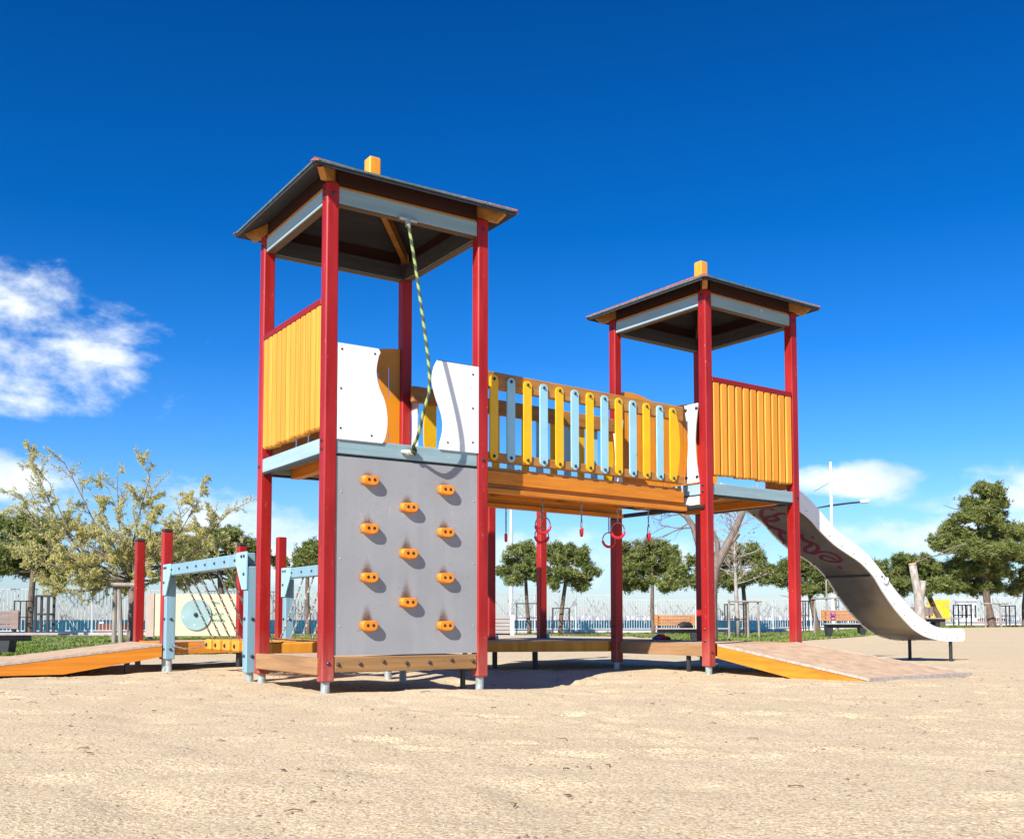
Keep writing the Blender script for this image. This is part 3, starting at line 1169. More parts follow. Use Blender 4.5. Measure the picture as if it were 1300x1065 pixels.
def wall_material():
    m_ = bpy.data.materials.new('grey_climbing_board')
    m_.use_nodes = True
    t = m_.node_tree
    b_ = t.nodes['Principled BSDF']
    b_.inputs['Roughness'].default_value = .55
    b_.inputs['Specular IOR Level'].default_value = .3
    tc_ = N(t, 'ShaderNodeTexCoord')
    n1 = N(t, 'ShaderNodeTexNoise')
    n1.inputs['Scale'].default_value = 2.2
    n1.inputs['Detail'].default_value = 6
    t.links.new(tc_.outputs['Object'], n1.inputs['Vector'])
    c = ramp(t, n1.outputs[0], [(.35, (.285, .29, .30)), (.65, (.32, .325, .335))])
    # pale scuffs
    n2 = N(t, 'ShaderNodeTexNoise')
    n2.inputs['Scale'].default_value = 5.5
    n2.inputs['Detail'].default_value = 2
    n2.inputs['Distortion'].default_value = 2.2
    t.links.new(tc_.outputs['Object'], n2.inputs['Vector'])
    line = mth(t, 'ABSOLUTE', mth(t, 'SUBTRACT', n2.outputs[0], .5))
    sc_ = mth(t, 'MULTIPLY', ramp(t, line, [(0, (1, 1, 1)), (.012, (0, 0, 0))]), ramp(t, n1.outputs[0], [(.55, (0, 0, 0)), (.7, (1, 1, 1))]))
    c = mixc(t, mth(t, 'MULTIPLY', sc_, .6), c, (.55, .56, .58))
    at = N(t, 'ShaderNodeAttribute')
    at.attribute_name = 'tone'
    n3 = N(t, 'ShaderNodeTexNoise')
    n3.inputs['Scale'].default_value = 130
    n3.inputs['Detail'].default_value = 4
    t.links.new(tc_.outputs['Object'], n3.inputs['Vector'])
    k = mth(t, 'MULTIPLY', at.outputs['Fac'], mth(t, 'MULTIPLY_ADD', n3.outputs[0], 2.0, .15), clamp=True)
    c = mixc(t, k, c, (.13, .07, .035))
    mpz = N(t, 'ShaderNodeMapping')
    mpz.inputs['Scale'].default_value = (1, 1, .12)
    t.links.new(tc_.outputs['Object'], mpz.inputs[0])
    n4 = N(t, 'ShaderNodeTexNoise')
    n4.inputs['Scale'].default_value = 13
    n4.inputs['Detail'].default_value = 6
    t.links.new(mpz.outputs[0], n4.inputs['Vector'])
    c = mixc(t, mth(t, 'MULTIPLY', ramp(t, n4.outputs[0], [(.5, (0, 0, 0)), (.75, (1, 1, 1))]), .35), c, (.38, .38, .39))
    n5 = N(t, 'ShaderNodeTexNoise')
    n5.inputs['Scale'].default_value = 48
    n5.inputs['Detail'].default_value = 5
    t.links.new(tc_.outputs['Object'], n5.inputs['Vector'])
    c = mixc(t, mth(t, 'MULTIPLY', ramp(t, n5.outputs[0], [(.68, (0, 0, 0)), (.71, (1, 1, 1))]), .5), c, (.17, .15, .14))
    t.links.new(c, b_.inputs['Base Color'])
    return m_


M['wall'] = wall_material()
V, F_, T_ = wall_mesh()
me = bpy.data.meshes.new('climbing_wall')
me.from_pydata(V, [], F_)
me.update()
at = me.attributes.new('tone', 'FLOAT', 'POINT')
at.data.foreach_set('value', T_)
me.materials.append(M['wall'])
cw = bpy.data.objects.new('climbing_wall', me)
COL.objects.link(cw)
cw.parent = PS


def hold_mb(hx, hz, k):
    b = MB(TA)
    w, h = .060 + .002 * (k % 3), .034 + .002 * (k % 2)
    n = 12
    rings = []
    # rounded-rectangle grip, tapering to the face, with two eye hollows
    for s_, y in ((1.0, 0), (1.05, -.012), (1.0, -.034), (.86, -.046)):
        ring = []
        for i in range(24):
            a = 2 * PI * i / 24
            ca, sa = math.cos(a), math.sin(a)
            e = 3.2
            r = (abs(ca) ** e + abs(sa) ** e) ** (-1 / e)
            px_, pz_ = ca * r * w, sa * r * h
            if sa < 0:
                px_ *= 1 + .16 * sa * 1.0
            else:
                pz_ += .006 * (1 - (px_ / w) ** 2) * -1 + .004
            ring.append((hx + px_ * s_, -.034 + y, hz + pz_ * s_))
        rings.append(ring)
    vs = [p for r in rings for p in r]
    fs = []
    for i in range(3):
        for j in range(24):
            j2 = (j + 1) % 24
            fs.append((i * 24 + j, i * 24 + j2, (i + 1) * 24 + j2, (i + 1) * 24 + j))
    fs.append(tuple(72 + j for j in range(24)))
    b.add(vs, fs)
    return b


for k, (hx, hz) in enumerate(HOLDS):
    h_ = part(hold_mb(hx, hz, k), 'climbing_hold', M['hold'], cw)
    e = MB(TA)
    for s_ in (-1, 1):
        e.dome((hx + s_ * .021, -.0805, hz + .003), (0, -1, 0), .0115, .003, 10)
    part(e, 'hold_bolts', M['bolt'], h_)
fsb = MB(TA)
for x in (.085, 1.125):
    for z in (.40, .85, 1.30):
        fsb.dome((x, -.034, z), (0, -1, 0), .007, .003)
part(fsb, 'screws', M['steel'], cw)
# lower boards of the left tower
fb = part(MB(TA).box(.047, 1.153, -.040, .02, .092, .196, .005), 'base_board', M['raw_x'], PS, 'weathered bolted board below the climbing wall')
bb = MB(TA)
for x in (.075, .235, .41, .585, .765, .945, 1.12):
    bb.dome((x, -.040, .146 + (0.012 if x in (.41, .945) else 0)), (0, -1, 0), .0135, .012, 10)
part(bb, 'bolts', M['bolt'], fb)
part(MB(TA).box(-.062, -.006, .01, 1.17, .075, .190, .006), 'base_board', M['raw_y'], PS, 'weathered side board at the foot of the left tower')
part(MB(TA).box(.0, 1.2, .03, 1.2, .150, .186), 'low_deck', M['ply'], PS)
part(MB(TA).box(1.14, 1.20, .05, 1.15, .08, .148), 'base_board', M['raw_y'], PS)
part(MB(TA).tube([(1.13, .12, -.3), (1.13, .12, .10)], .02, 8), 'deck_leg', M['dark'], PS)

# rope and cleats ---------------------------------------------------------
rope_pts = spline([(.568, -.045, 3.27), (.572, -.06, 3.20), (.601, -.10, 2.926), (.618, -.15, 2.65), (.634, -.20, 2.375), (.640, -.24, 2.144),
                   (.624, -.26, 1.99), (.595, -.25, 1.879), (.584, -.20, 1.73), (.590, -.12, 1.655), (.598, -.06, 1.628)], 9)


def rope_material():
    m_ = bpy.data.materials.new('green_black_rope')
    m_.use_nodes = True
    t = m_.node_tree
    b_ = t.nodes['Principled BSDF']
    b_.inputs['Roughness'].default_value = .85
    at = N(t, 'ShaderNodeAttribute')
    at.attribute_name = 'tone'
    nn_ = N(t, 'ShaderNodeTexNoise')
    nn_.inputs['Scale'].default_value = 90
    tcx = N(t, 'ShaderNodeTexCoord')
    t.links.new(tcx.outputs['Object'], nn_.inputs['Vector'])
    c = ramp(t, at.outputs['Fac'], [(0, (.03, .05, .04)), (.45, (.03, .05, .04)), (.55, (.25, .33, .09)), (1, (.34, .42, .13))])
    c = mixc(t, mth(t, 'MULTIPLY', nn_.outputs[0], .4), c, (.12, .16, .05))
    t.links.new(c, b_.inputs['Base Color'])
    return m_


M['ropeg'] = rope_material()


def rope_mesh(pts, r, parent):
    # three-strand rope: lobed section twisted along its length, tone by strand
    P = [Vector(p) for p in pts]
    dens_ = []
    for i in range(len(P) - 1):
        k = max(1, int((P[i + 1] - P[i]).length / .006))
        for j in range(k):
            dens_.append(P[i].lerp(P[i + 1], j / k))
    dens_.append(P[-1])
    V, T_, F_ = [], [], []
    n = 12
    s_ = 0
    for i, p in enumerate(dens_):
        if i:
            s_ += (p - dens_[i - 1]).length
        d = (dens_[min(i + 1, len(dens_) - 1)] - dens_[max(i - 1, 0)]).normalized()
        a = d.cross(Vector((0, 1, 0))).normalized()
        c_ = a.cross(d)
        tw = s_ * 2 * PI / .095
        for k in range(n):
            t_ = 2 * PI * k / n
            rr = r * (.86 + .16 * abs(math.cos(2 * (t_ - tw))))
            V.append(p + (a * math.cos(t_) + c_ * math.sin(t_)) * rr)
            T_.append(.5 + .5 * math.sin(t_ * 1 - tw * 1))
    for i in range(len(dens_) - 1):
        for k in range(n):
            k2 = (k + 1) % n
            F_.append((i * n + k, i * n + k2, (i + 1) * n + k2, (i + 1) * n + k))
    o = tone_mesh('climbing_rope', V, F_, T_, M['ropeg'], parent)
    o.data.polygons.foreach_set('use_smooth', [True] * len(F_))
    return o


ro = rope_mesh(rope_pts, .0115, PS)
ro['label'] = 'green and black twisted climbing rope'
b = MB(TA)
b.tube([(.50, -.045, 3.27), (.64, -.045, 3.27)], .014, 8)
b.tube([(.568, -.045, 3.275), (.568, -.05, 3.22)], .019, 10)
part(b, 'rope_bracket', M['steel'], ro)
b = MB(TA)
b.tube([(.525, -.048, 1.612), (.565, -.062, 1.608), (.60, -.060, 1.608), (.64, -.048, 1.612)], [.008, .015, .015, .008], 10)
b.tube([(.58, -.034, 1.608), (.58, -.058, 1.608)], .018, 10)
part(b, 'rope_cleat', M['white'], ro)
b = MB(TA)
b.torus((.61, -.075, 1.625), (.4, -1, .2), .022, .010, 12, 6)
b.torus((.62, -.065, 1.617), (.9, -.5, .1), .022, .010, 12, 6)
part(b, 'rope_knot', M['ropeg'], ro)

# bridge --------------------------------------------------------------------
BL = 2.33
BW = .83
br = part(MB(TR).box(.02, BL, .03, BW - .03, 1.585, 1.612), 'bridge_floor', M['rail'], PS)
for yy, nm in ((0, 'front'), (BW, 'rear')):
    sg = -1 if yy == 0 else 1
    y0, y1 = (yy, yy + .045) if yy == 0 else (yy - .045, yy)
    sx0 = .02
    b = MB(TR).box(sx0, BL, y0, y1, 1.480, 1.580, .004)
    sd_ = part(b, 'bridge_beam', M['or_x'], PS, 'orange side beam of the bridge, %s' % nm)
    yo0, yo1 = (y0 - .018, y1) if yy == 0 else (y0, y1 + .018)
    part(MB(TR).box(sx0, BL, y0 + .02, y1 + .012 if yy == 0 else y1 - .01, 1.446, 1.478), 'lower_beam', M['rail'], sd_)
    part(MB(TR).box(sx0 + .0, BL + .02, yo0, yo1, 1.408, 1.444, .003), 'edge_batten', M['or_x'], sd_)
    rl = part(MB(TR).box(-.02 if yy == 0 else -.03, BL, y0, y1, 2.215, 2.345, .006), 'bridge_railing', M['rail'], PS, '%s railing of the bridge' % nm)
    part(MB(TR).box(.0, BL, y0, y1, 1.650, 1.722, .005), 'lower_rail', M['rail'], rl)
    for k in range(13):
        xc = .19 + k * (2.183 - .19) / 12
        w = .039
        zb, zt3 = 1.657, 2.318
        outl = []
        for i in range(9):
            a = PI * i / 8
            outl.append((xc + w * math.cos(a), zt3 - w + w * math.sin(a)))
        for i in range(9):
            a = PI + PI * i / 8
            outl.append((xc + w * math.cos(a), zb + w + w * math.sin(a)))
        if k == 12:
            # the last slat bulges on its right side
            outl = [(x if x < xc + .01 else x, z) for x, z in outl]
            right = [(xc + w + .045 * math.sin(PI * i / 12) ** .8, zb + w + (zt3 - zb - 2 * w) * i / 12) for i in range(1, 12)]
            outl = outl[:9] + outl[9:] + right
        if k == 0 and yy != 0:
            right = [(xc - w - .045 * math.sin(PI * i / 12) ** .8, zt3 - w - (zt3 - zb - 2 * w) * i / 12) for i in range(1, 12)]
            outl = outl[:9] + right + outl[9:]
        ya, yb = (yy - .014, yy - .001) if yy == 0 else (yy + .001, yy + .014)
        o = part(MB(TR).prism(outl, lambda a, c: (a, ya, c), lambda a, c: (a, yb, c)), 'slat', M['yellow' if k % 2 == 0 else 'blue'], rl,
                 'yellow plastic slat' if k % 2 == 0 else 'pale blue plastic slat')
    bb = MB(TR)
    for k in range(13):
        xc = .19 + k * (2.183 - .19) / 12
        for z in (zb + .032, zt3 - .032):
            ya = -.014 if yy == 0 else BW + .014
            bb.dome((xc, ya, z), (0, sg, 0), .0135, .012, 10)
    part(bb, 'bolts', M['bolt'], rl)
# dark pipe under the bridge end and the rings' cross battens
part(MB(TBf).tube([(-.05, -.02, 1.445), (-.05, 1.2, 1.445)], .020, 8), 'support_pipe', M['dark'], PS)
for x in (.06, .80, 1.55, BL - .06):
    part(MB(TR).box(x - .03, x + .03, .05, BW - .05, 1.50, 1.583), 'cross_bearer', M['rail'], br)


# white infill panels beside the bridge mouth
def waist(T, xpl, yc, w, z0, z1, nm, mt='white', thick=.012):
    n = 14
    A, B_ = [], []
    for i in range(n + 1):
        t_ = i / n
        hw = w / 2 * (1 - .48 * math.sin(PI * t_) ** 1.2)
        z = z0 + (z1 - z0) * t_
        A.append((yc - hw, z))
        B_.append((yc + hw, z))
    return part(MB(T).strip(A, B_, lambda a, c: (xpl - thick, a, c), lambda a, c: (xpl, a, c)), 'infill_panel', M[mt], PS, nm)


p_ = waist(TBf, -.045, .125, .165, 1.672, 2.385, 'white waisted infill panel at the right end of the bridge')
bb = MB(TBf)
for z in (1.72, 2.34):
    for y in (.06, .19):
        bb.dome((-.057, y, z), (-1, 0, 0), .016, .014, 10)
part(bb, 'bolts', M['bolt'], p_)
waist(TBf, -.045, 1.11, .15, 1.672, 2.385, 'white waisted infill panel on the far side of the bridge mouth')
p_ = waist(TA, S + .052, 1.10, .15, 1.672, 2.355, 'white waisted infill panel at the back of the left tower')
waist(TA, S + .052, .10, .12, 1.672, 2.355, 'white waisted infill panel behind the right front post')
part(MB(TBf).box(-.058, -.046, .04, .215, 1.47, 1.545), 'skirt_panel', M['white'], PS)
hg = MB(TBf)
hg.torus((-.075, .245, 1.53), (1, .3, 0), .022, .007, 10, 6)
hg.torus((-.08, .255, 1.495), (0, 1, 0), .022, .007, 10, 6)
hg.box(-.09, -.05, .225, .26, 1.44, 1.47)
hg.tube([(-.07, .22, 1.56), (-.07, .27, 1.54)], .010, 6)
part(hg, 'hinge', M['chainw'], PS)


# chains and rings ------------------------------------------------------------
def chain(b, p0, p1, r=.010, w=.0028, pitch=.026, sag=0.0):
    p0, p1 = Vector(p0), Vector(p1)
    L = (p1 - p0).length
    n = max(2, int(L / pitch))
    for i in range(n):
        t0, t1 = i / n, (i + 1) / n
        a = p0.lerp(p1, t0) - Vector((0, 0, sag * 4 * t0 * (1 - t0)))
        c_ = p0.lerp(p1, t1) - Vector((0, 0, sag * 4 * t1 * (1 - t1)))
        d = (c_ - a)
        mid = (a + c_) / 2
        side = d.cross(Vector((1, .3, 0)) if i % 2 else Vector((0, .2, 1)) + Vector((.3, 1, 0)))
        side.normalize()
        b.torus(mid, side, r * .62, w, 8, 4, sy=(d.length / 2 + w * 1.6) / (r * .62), up=d)


def hand_ring(x, y, facing, lower=0.0):
    ztop = 1.428
    zc = 1.205 - lower
    b = MB(TR)
    chain(b, (x, y, ztop), (x, y, zc + .066), .013, .0034, .030)
    o = part(b, 'ring_chain', M['chain'], PS)
    ax = (.25, 1, 0) if facing else (.78, -.62, 0)
    r1 = MB(TR).torus((x, y, zc), ax, .066, .0055, 14, 6, -PI * .62, PI * .62)
    part(r1, 'ring_hoop', M['chain'], o, smooth=True)
    r2 = MB(TR).torus((x, y, zc), ax, .066, .013, 14, 8, PI * .55, PI * 1.45)
    part(r2, 'ring_grip', M['redp'], o, smooth=True)


for x, fc in ((.769, 1), (1.187, 0), (1.603, 1), (1.977, 0)):
    hand_ring(x, .10, fc)
for x, fc in ((.885, 0), (1.285, 1), (2.10, 1)):
    hand_ring(x, .73, fc, .02)

# slide --------------------------------------------------------------------------
LO = [(1.24, 1.60), (1.5, 1.60), (1.64, 1.58), (1.75, 1.54), (1.91, 1.465), (2.07, 1.35), (2.3, 1.222), (2.55, 1.125), (2.76, 1.04), (2.97, .905),
      (3.15, .73), (3.36, .55), (3.6, .39), (3.73, .32), (3.96, .245), (4.31, .196), (4.70, .19)]
TP = [(1.24, 1.86), (1.45, 1.84), (1.62, 1.80), (1.76, 1.745), (1.91, 1.67), (2.08, 1.555), (2.31, 1.40), (2.56, 1.29), (2.81, 1.18), (3.0, 1.06),
      (3.14, .95), (3.33, .80), (3.52, .66), (3.74, .52), (3.97, .42), (4.22, .355), (4.69, .345)]


def resamp(P, n):
    P = spline(P, 8)
    d = [0]
    for a, c_ in zip(P, P[1:]):
        d.append(d[-1] + math.hypot(c_[0] - a[0], c_[1] - a[1]))
    t_ = np.linspace(0, d[-1], n)
    return list(zip(np.interp(t_, d, [p[0] for p in P]), np.interp(t_, d, [p[1] for p in P])))


nS = 70
LOr, TPr = resamp(LO, nS), resamp(TP, nS)
# rounded nose
for k, (dx_, dl) in enumerate(((.035, .030), (.055, .075))):
    LOr.append((LO[-1][0] + dx_, LO[-1][1] + (.012, .045)[k]))
    TPr.append((TP[-1][0] + dx_, TP[-1][1] - (.012, .05)[k]))
Y0, Y1 = .35, .95
bed = MB(TBf)
fl_in = [(x, z + .022) for x, z in LOr[:nS]]
fl_out = [(x, z + .010) for x, z in LOr[:nS]]
bed.strip(fl_out, fl_in, lambda x, z: (x, Y0 + .002, z), lambda x, z: (x, Y1 - .002, z))
slide = part(bed, 'slide', M['bed'], PS, 'white wavy playground slide with graffiti under its bed', smooth=False)
for y in (Y0, Y1):
    ya, yb = (y - .012, y + .004) if y == Y0 else (y - .004, y + .012)
    part(MB(TBf).strip(LOr, TPr, lambda x, z: (x, ya, z), lambda x, z: (x, yb, z)), 'slide_sidewall', M['slidew'], slide)
sm = MB(TBf)
xs_ = 2.945
zs_ = np.interp(xs_, [p[0] for p in LOr], [p[1] for p in LOr])
sm.box(xs_ - .005, xs_ + .006, Y0 + .006, Y1 - .006, zs_ - .012, zs_ + .009)
part(sm, 'bed_joint', M['dark'], slide)
sc_ = MB(TBf)
for y in (Y1 - .012,):
    for i in range(4, nS - 2, 5):
        sc_.dome((LOr[i][0], y, LOr[i][1] + .01), (0, -.3, -1), .012, .010, 8)
for i in range(3, nS, 4):
    x, z = (LOr[i][0] * .75 + TPr[i][0] * .25, LOr[i][1] * .75 + TPr[i][1] * .25)
    sc_.dome((x, Y0 - .012, z), (0, -1, 0), .0065, .003, 8)
part(sc_, 'slide_screws', M['bolt'], slide)
for y in (Y0 + .02, Y1 - .05):
    lb = MB(TBf)
    lb.tube([(4.49, y, -.35), (4.49, y, .20)], .020, 10)
    part(lb, 'support_leg', M['dark'], slide)
hd = MB(TBf)
hx_, hz_ = 3.17, .885
hd.torus((hx_, Y0 - .020, hz_), (0, 1, 0), .045, .008, 18, 8, 1.2, 5.6)
for a in (1.2, 5.6):
    hd.dome((hx_ + .045 * math.sin(a), Y0 - .013, hz_ + .045 * math.cos(a)), (0, -1, 0), .014, .012, 10)
part(hd, 'joint_plate', M['white'], slide, smooth=True)
hd = MB(TBf)
for dx_, dz_ in ((-.055, .03), (-.01, .06), (.045, -.02), (.03, .035)):
    hd.dome((hx_ + dx_, Y0 - .013, hz_ + dz_), (0, -1, 0), .011, .016, 8)
part(hd, 'joint_bolts', M['bolt'], slide)
# spray paint under the bed
GR = [[(1.68, 0.625), (1.62, 0.655), (1.65, 0.755), (1.77, 0.87), (1.86, 0.87), (1.88, 0.79), (1.85, 0.715), (1.81, 0.73), (1.8, 0.8), (1.85, 0.895), (1.94, 0.92), (1.98, 0.875), (2.02, 0.805), (2.07, 0.79)],
      [(1.79, 0.72), (1.76, 0.61), (1.78, 0.55)],
      [(2.09, 0.61), (2.19, 0.65), (2.24, 0.58), (2.33, 0.575), (2.43, 0.685), (2.45, 0.8), (2.34, 0.755), (2.27, 0.62), (2.14, 0.65)],
      [(2.49, 0.775), (2.44, 0.615), (2.49, 0.52), (2.63, 0.515), (2.7, 0.585), (2.69, 0.695), (2.61, 0.745), (2.54, 0.675), (2.59, 0.615), (2.66, 0.595)],
      [(2.03, 0.815), (2.08, 0.88), (2.19, 0.905)], [(2.14, 0.52), (2.16, 0.495)], [(2.8, 0.68), (2.83, 0.645)]]
gb = MB(TBf)
lx_ = [p[0] for p in LOr[:nS]]
lz_ = [p[1] + .010 for p in LOr[:nS]]
for st in GR:
    P = spline(st, 6)
    n = len(P)
    L_, R_ = [], []
    for i, (x, y) in enumerate(P):
        a, c_ = P[max(i - 1, 0)], P[min(i + 1, n - 1)]
        d = Vector((c_[0] - a[0], c_[1] - a[1]))
        if d.length < 1e-6:
            d = Vector((1, 0))
        d.normalize()
        w = .022
        for s_, o_ in ((1, L_), (-1, R_)):
            X_, Y_ = x - d.y * w * s_, y + d.x * w * s_
            Y_ = min(Y1 - .01, max(Y0 + .01, Y_))
            o_.append((X_, Y_, float(np.interp(X_, lx_, lz_)) - .0025))
    gb.add(L_ + R_, [(i, i + 1, n + i + 1, n + i) for i in range(n - 1)])
part(gb, 'graffiti', M['graf'], slide)

# low decks and ramps ---------------------------------------------------------------
def ramp_part(T, near, label, sm='or_x', z0=.232, z1=-.012, prof=None):
    """near: function (s, t) -> x, y ; s along the slope 0..1, t across 0..1"""
    P = lambda s_, t_, z: (*near(s_, t_), z)
    top_ = MB(T)
    top_.add([P(0, .012, z0), P(1, .012, z1), P(1, .988, z1), P(0, .988, z0), P(0, .012, z0 - .02), P(1, .012, z1 - .02), P(1, .988, z1 - .02), P(0, .988, z0 - .02)],
             [(0, 1, 2, 3), (4, 7, 6, 5), (0, 4, 5, 1), (1, 5, 6, 2), (2, 6, 7, 3), (3, 7, 4, 0)])
    o = part(top_, 'ramp', M['ply'], PS, label)
    for t0, t1 in ((0.0, .012), (.988, 1.0)):
        e = MB(T)
        e.add([P(0, t0, z0 + .003), P(1, t0, z1 + .003), P(1, t1, z1 + .003), P(0, t1, z0 + .003), P(0, t0, z0 - .02), P(1, t0, z1 - .02), P(1, t1, z1 - .02), P(0, t1, z0 - .02)],
              [(0, 1, 2, 3), (4, 7, 6, 5), (0, 4, 5, 1), (1, 5, 6, 2), (2, 6, 7, 3), (3, 7, 4, 0)])
        part(e, 'edge_trim', M['plyedge'], o)
        # side stringer: full depth at the deck, cut off along the ground
        q0, q1 = (t0 + .002, t0 + .018) if t0 == 0 else (t1 - .018, t1 - .002)
        s2 = MB(T)
        prof_ = prof or [(0, z0 - .022), (.985, z1 - .022), (.985, z1 - .05), (.62, -.068), (0, z0 - .128)]
        s2.prism(prof_, lambda s_, z: (*near(s_, q0), z), lambda s_, z: (*near(s_, q1), z))
        part(s2, 'stringer', M[sm], o)
    e = MB(T)
    e.add([P(.985, -.005, z1 + .006), P(1.005, -.005, z1 + .004), P(1.005, 1.005, z1 + .004), P(.985, 1.005, z1 + .006),
           P(.985, -.005, z1 - .03), P(1.005, -.005, z1 - .03), P(1.005, 1.005, z1 - .03), P(.985, 1.005, z1 - .03)],
          [(0, 1, 2, 3), (4, 7, 6, 5), (0, 4, 5, 1), (1, 5, 6, 2), (2, 6, 7, 3), (3, 7, 4, 0)])
    part(e, 'end_angle', M['plyedge'], o)
    return o


ramp_part(TBf, lambda s_, t_: (.055 + s_ * .10 + t_ * (1.09 + .36 * s_), -.05 - 1.47 * s_), 'brown ramp with an orange side running down to the right', 'or_y')
ramp_part(TA, lambda s_, t_: (-.05 - 2.05 * s_, 3.82 + t_ * 1.2), 'brown ramp with an orange side running down to the left', 'or_x', .212, -.022,
          [(0, .190), (.985, -.043), (.985, -.058), (.43, -.058), (0, .086)])


def deck(T, poly, z1, th, mt_edge, label, ply='ply', trim=True):
    b = MB(T)
    cx = sum(p[0] for p in poly) / len(poly)
    cy = sum(p[1] for p in poly) / len(poly)
    ins = [(cx + (x - cx) * .97, cy + (y - cy) * .97) for x, y in poly]
    b.prism(ins, lambda x, y: (x, y, z1 - .018), lambda x, y: (x, y, z1))
    o = part(b, 'low_deck', M[ply], PS, label)
    for i in range(len(poly)):
        a, c_ = Vector(poly[i]), Vector(poly[(i + 1) % len(poly)])
        d = (c_ - a)
        L = d.length
        d.normalize()
        nrm = Vector((d.y, -d.x))
        if (Vector((cx, cy)) - a).dot(nrm) > 0:
            nrm = -nrm
        e = MB(T)
        q = [a + d * .012, a + d * (L - .012), a + d * (L - .012) - nrm * .045, a + d * .012 - nrm * .045]
        e.prism([tuple(p) for p in q], lambda x, y: (x, y, z1 - th), lambda x, y: (x, y, z1 + .003))
        part(e, 'edge_board', M[mt_edge], o)
    return o


dB = deck(TBf, [(.0, .0), (1.2, .0), (1.2, 1.2), (.0, 1.2)], .229, .109, 'raw_y', 'brown low deck under the right tower')
part(MB(TBf).tube([(.06, .30, -.3), (.06, .30, .12)], .022, 8), 'deck_leg', M['dark'], dB)
dM = deck(TA, [(3.64, 1.53), (2.05, 2.18), (2.85, 2.93), (4.15, 3.45), (4.66, 1.62)], .235, .10, 'slat', 'yellow-edged low deck behind the bridge')
for x, y in ((2.72, 2.18), (3.03, 1.93), (3.16, 2.14), (2.6, 2.55)):
    part(MB(TA).tube([(x, y, -.4), (x, y, .15)], .018 if x > 3.1 else .026, 8), 'deck_leg', M['dark'], dM)
for x, y, lb in ((3.03, 2.76, 'short red post at the back of the yellow deck, left'), (4.05, 3.27, 'short red post at the back of the yellow deck, right')):
    post(TA, x, y, .12, 1.85, label=lb, pipe=False)
    part(MB(TA).dome((x + .05, y - .055, .238), (0, 0, 1), .02, .05, 8), 'deck_bracket', M['steel'], dM)
dL = deck(TA, [(.0, 3.80), (1.2, 3.80), (1.2, 5.05), (.0, 5.05)], .222, .105, 'or_x', 'orange-edged low deck at the far end of the chain walk')
part(MB(TA).tube([(.72, 3.86, -.4), (.72, 3.86, .13)], .026, 8), 'deck_leg', M['dark'], dL)
part(MB(TA).tube([(-.35, 3.92, -.4), (-.35, 3.92, .10)], .026, 8), 'deck_leg', M['dark'], dL)
post(TA, 0, 3.90, .06, 1.30, cap=True, label='capped red post behind the near blue gantry leg')
post(TA, 1.2, 3.98, .06, 1.31, cap=False, label='red post beside the far blue gantry')
post(TA, 0.0, 4.95, .10, 1.27, cap=True, label='capped red post at the top of the left ramp')
post(TA, 1.12, 4.98, .10, 1.27, cap=True, label='capped red post beside the play board')

# blue gantries with chains -----------------------------------------------------------
for gx, lb in ((0.0, 'near'), (1.2, 'far')):
    g = part(MB(TA).box(gx - .045, gx + .045, 1.50, 3.80, .865, .970, .006), 'gantry_beam', M['gantry'], PS, 'pale blue chain beam on the %s side' % lb)
    for y in (1.47, 3.76):
        gp = part(MB(TA).box(gx - .045, gx + .045, y - .045, y + .045, .03 if y < 2 else .065, .86, .006), 'gantry_post', M['gantry'], PS)
        part(MB(TA).tube([(gx, y, -.35), (gx, y, .07)], .030, 12), 'footing_pipe', M['steel'], gp)
        s_ = 1 if y < 2 else -1
        pl = MB(TA).prism([(y - .05 * s_, .975), (y + .20 * s_, .975), (y + .20 * s_, .89), (y + .05 * s_, .68), (y - .05 * s_, .68)],
                          lambda a, c_: (gx - .058, a, c_), lambda a, c_: (gx - .047, a, c_))
        part(pl, 'gusset_plate', M['blue'], gp)
        bb = MB(TA)
        for (a, c_) in ((y, .94), (y + .06 * s_, .94), (y, .80), (y, .45), (y, .16)):
            bb.dome((gx - (.058 if c_ > .7 else .045), a, c_), (-1, 0, 0), .015, .012, 8)
        bb.dome((gx, y - .045, .45), (0, -1, 0), .014, .014, 8)
        bb.dome((gx, y - .045, .16), (0, -1, 0), .014, .014, 8)
        part(bb, 'bolts', M['bolt'], gp)
    bb = MB(TA)
    for k in range(8):
        bb.dome((gx - .045, 3.56 - k * .262, .918), (-1, 0, 0), .013, .012, 8)
    part(bb, 'bolts', M['bolt'], g)
    for k in range(7):
        yt = 3.36 - k * .262
        b = MB(TA)
        xe = .26 if gx == 0 else .94
        chain(b, (gx, yt, .865), (xe, yt - .10, .275), .015, .0050, .036)
        part(b, 'chain', M['chainw'], g)
for k in range(7):
    y = 3.22 - k * .262
    blk = part(MB(TA).box(.20, 1.0, y - .085, y + .085, .165, .262, .012), 'stepping_block', M['slat'], PS)
    part(MB(TA).dome((.198, y - .0, .212), (-1, 0, 0), .020, .012, 8), 'bolt', M['bolt'], blk)
b = MB(TA)
chain(b, (.0, 3.70, .215), (.20, 3.22, .225), .014, .0036, .032, sag=.05)
part(b, 'chain', M['chain'], PS)

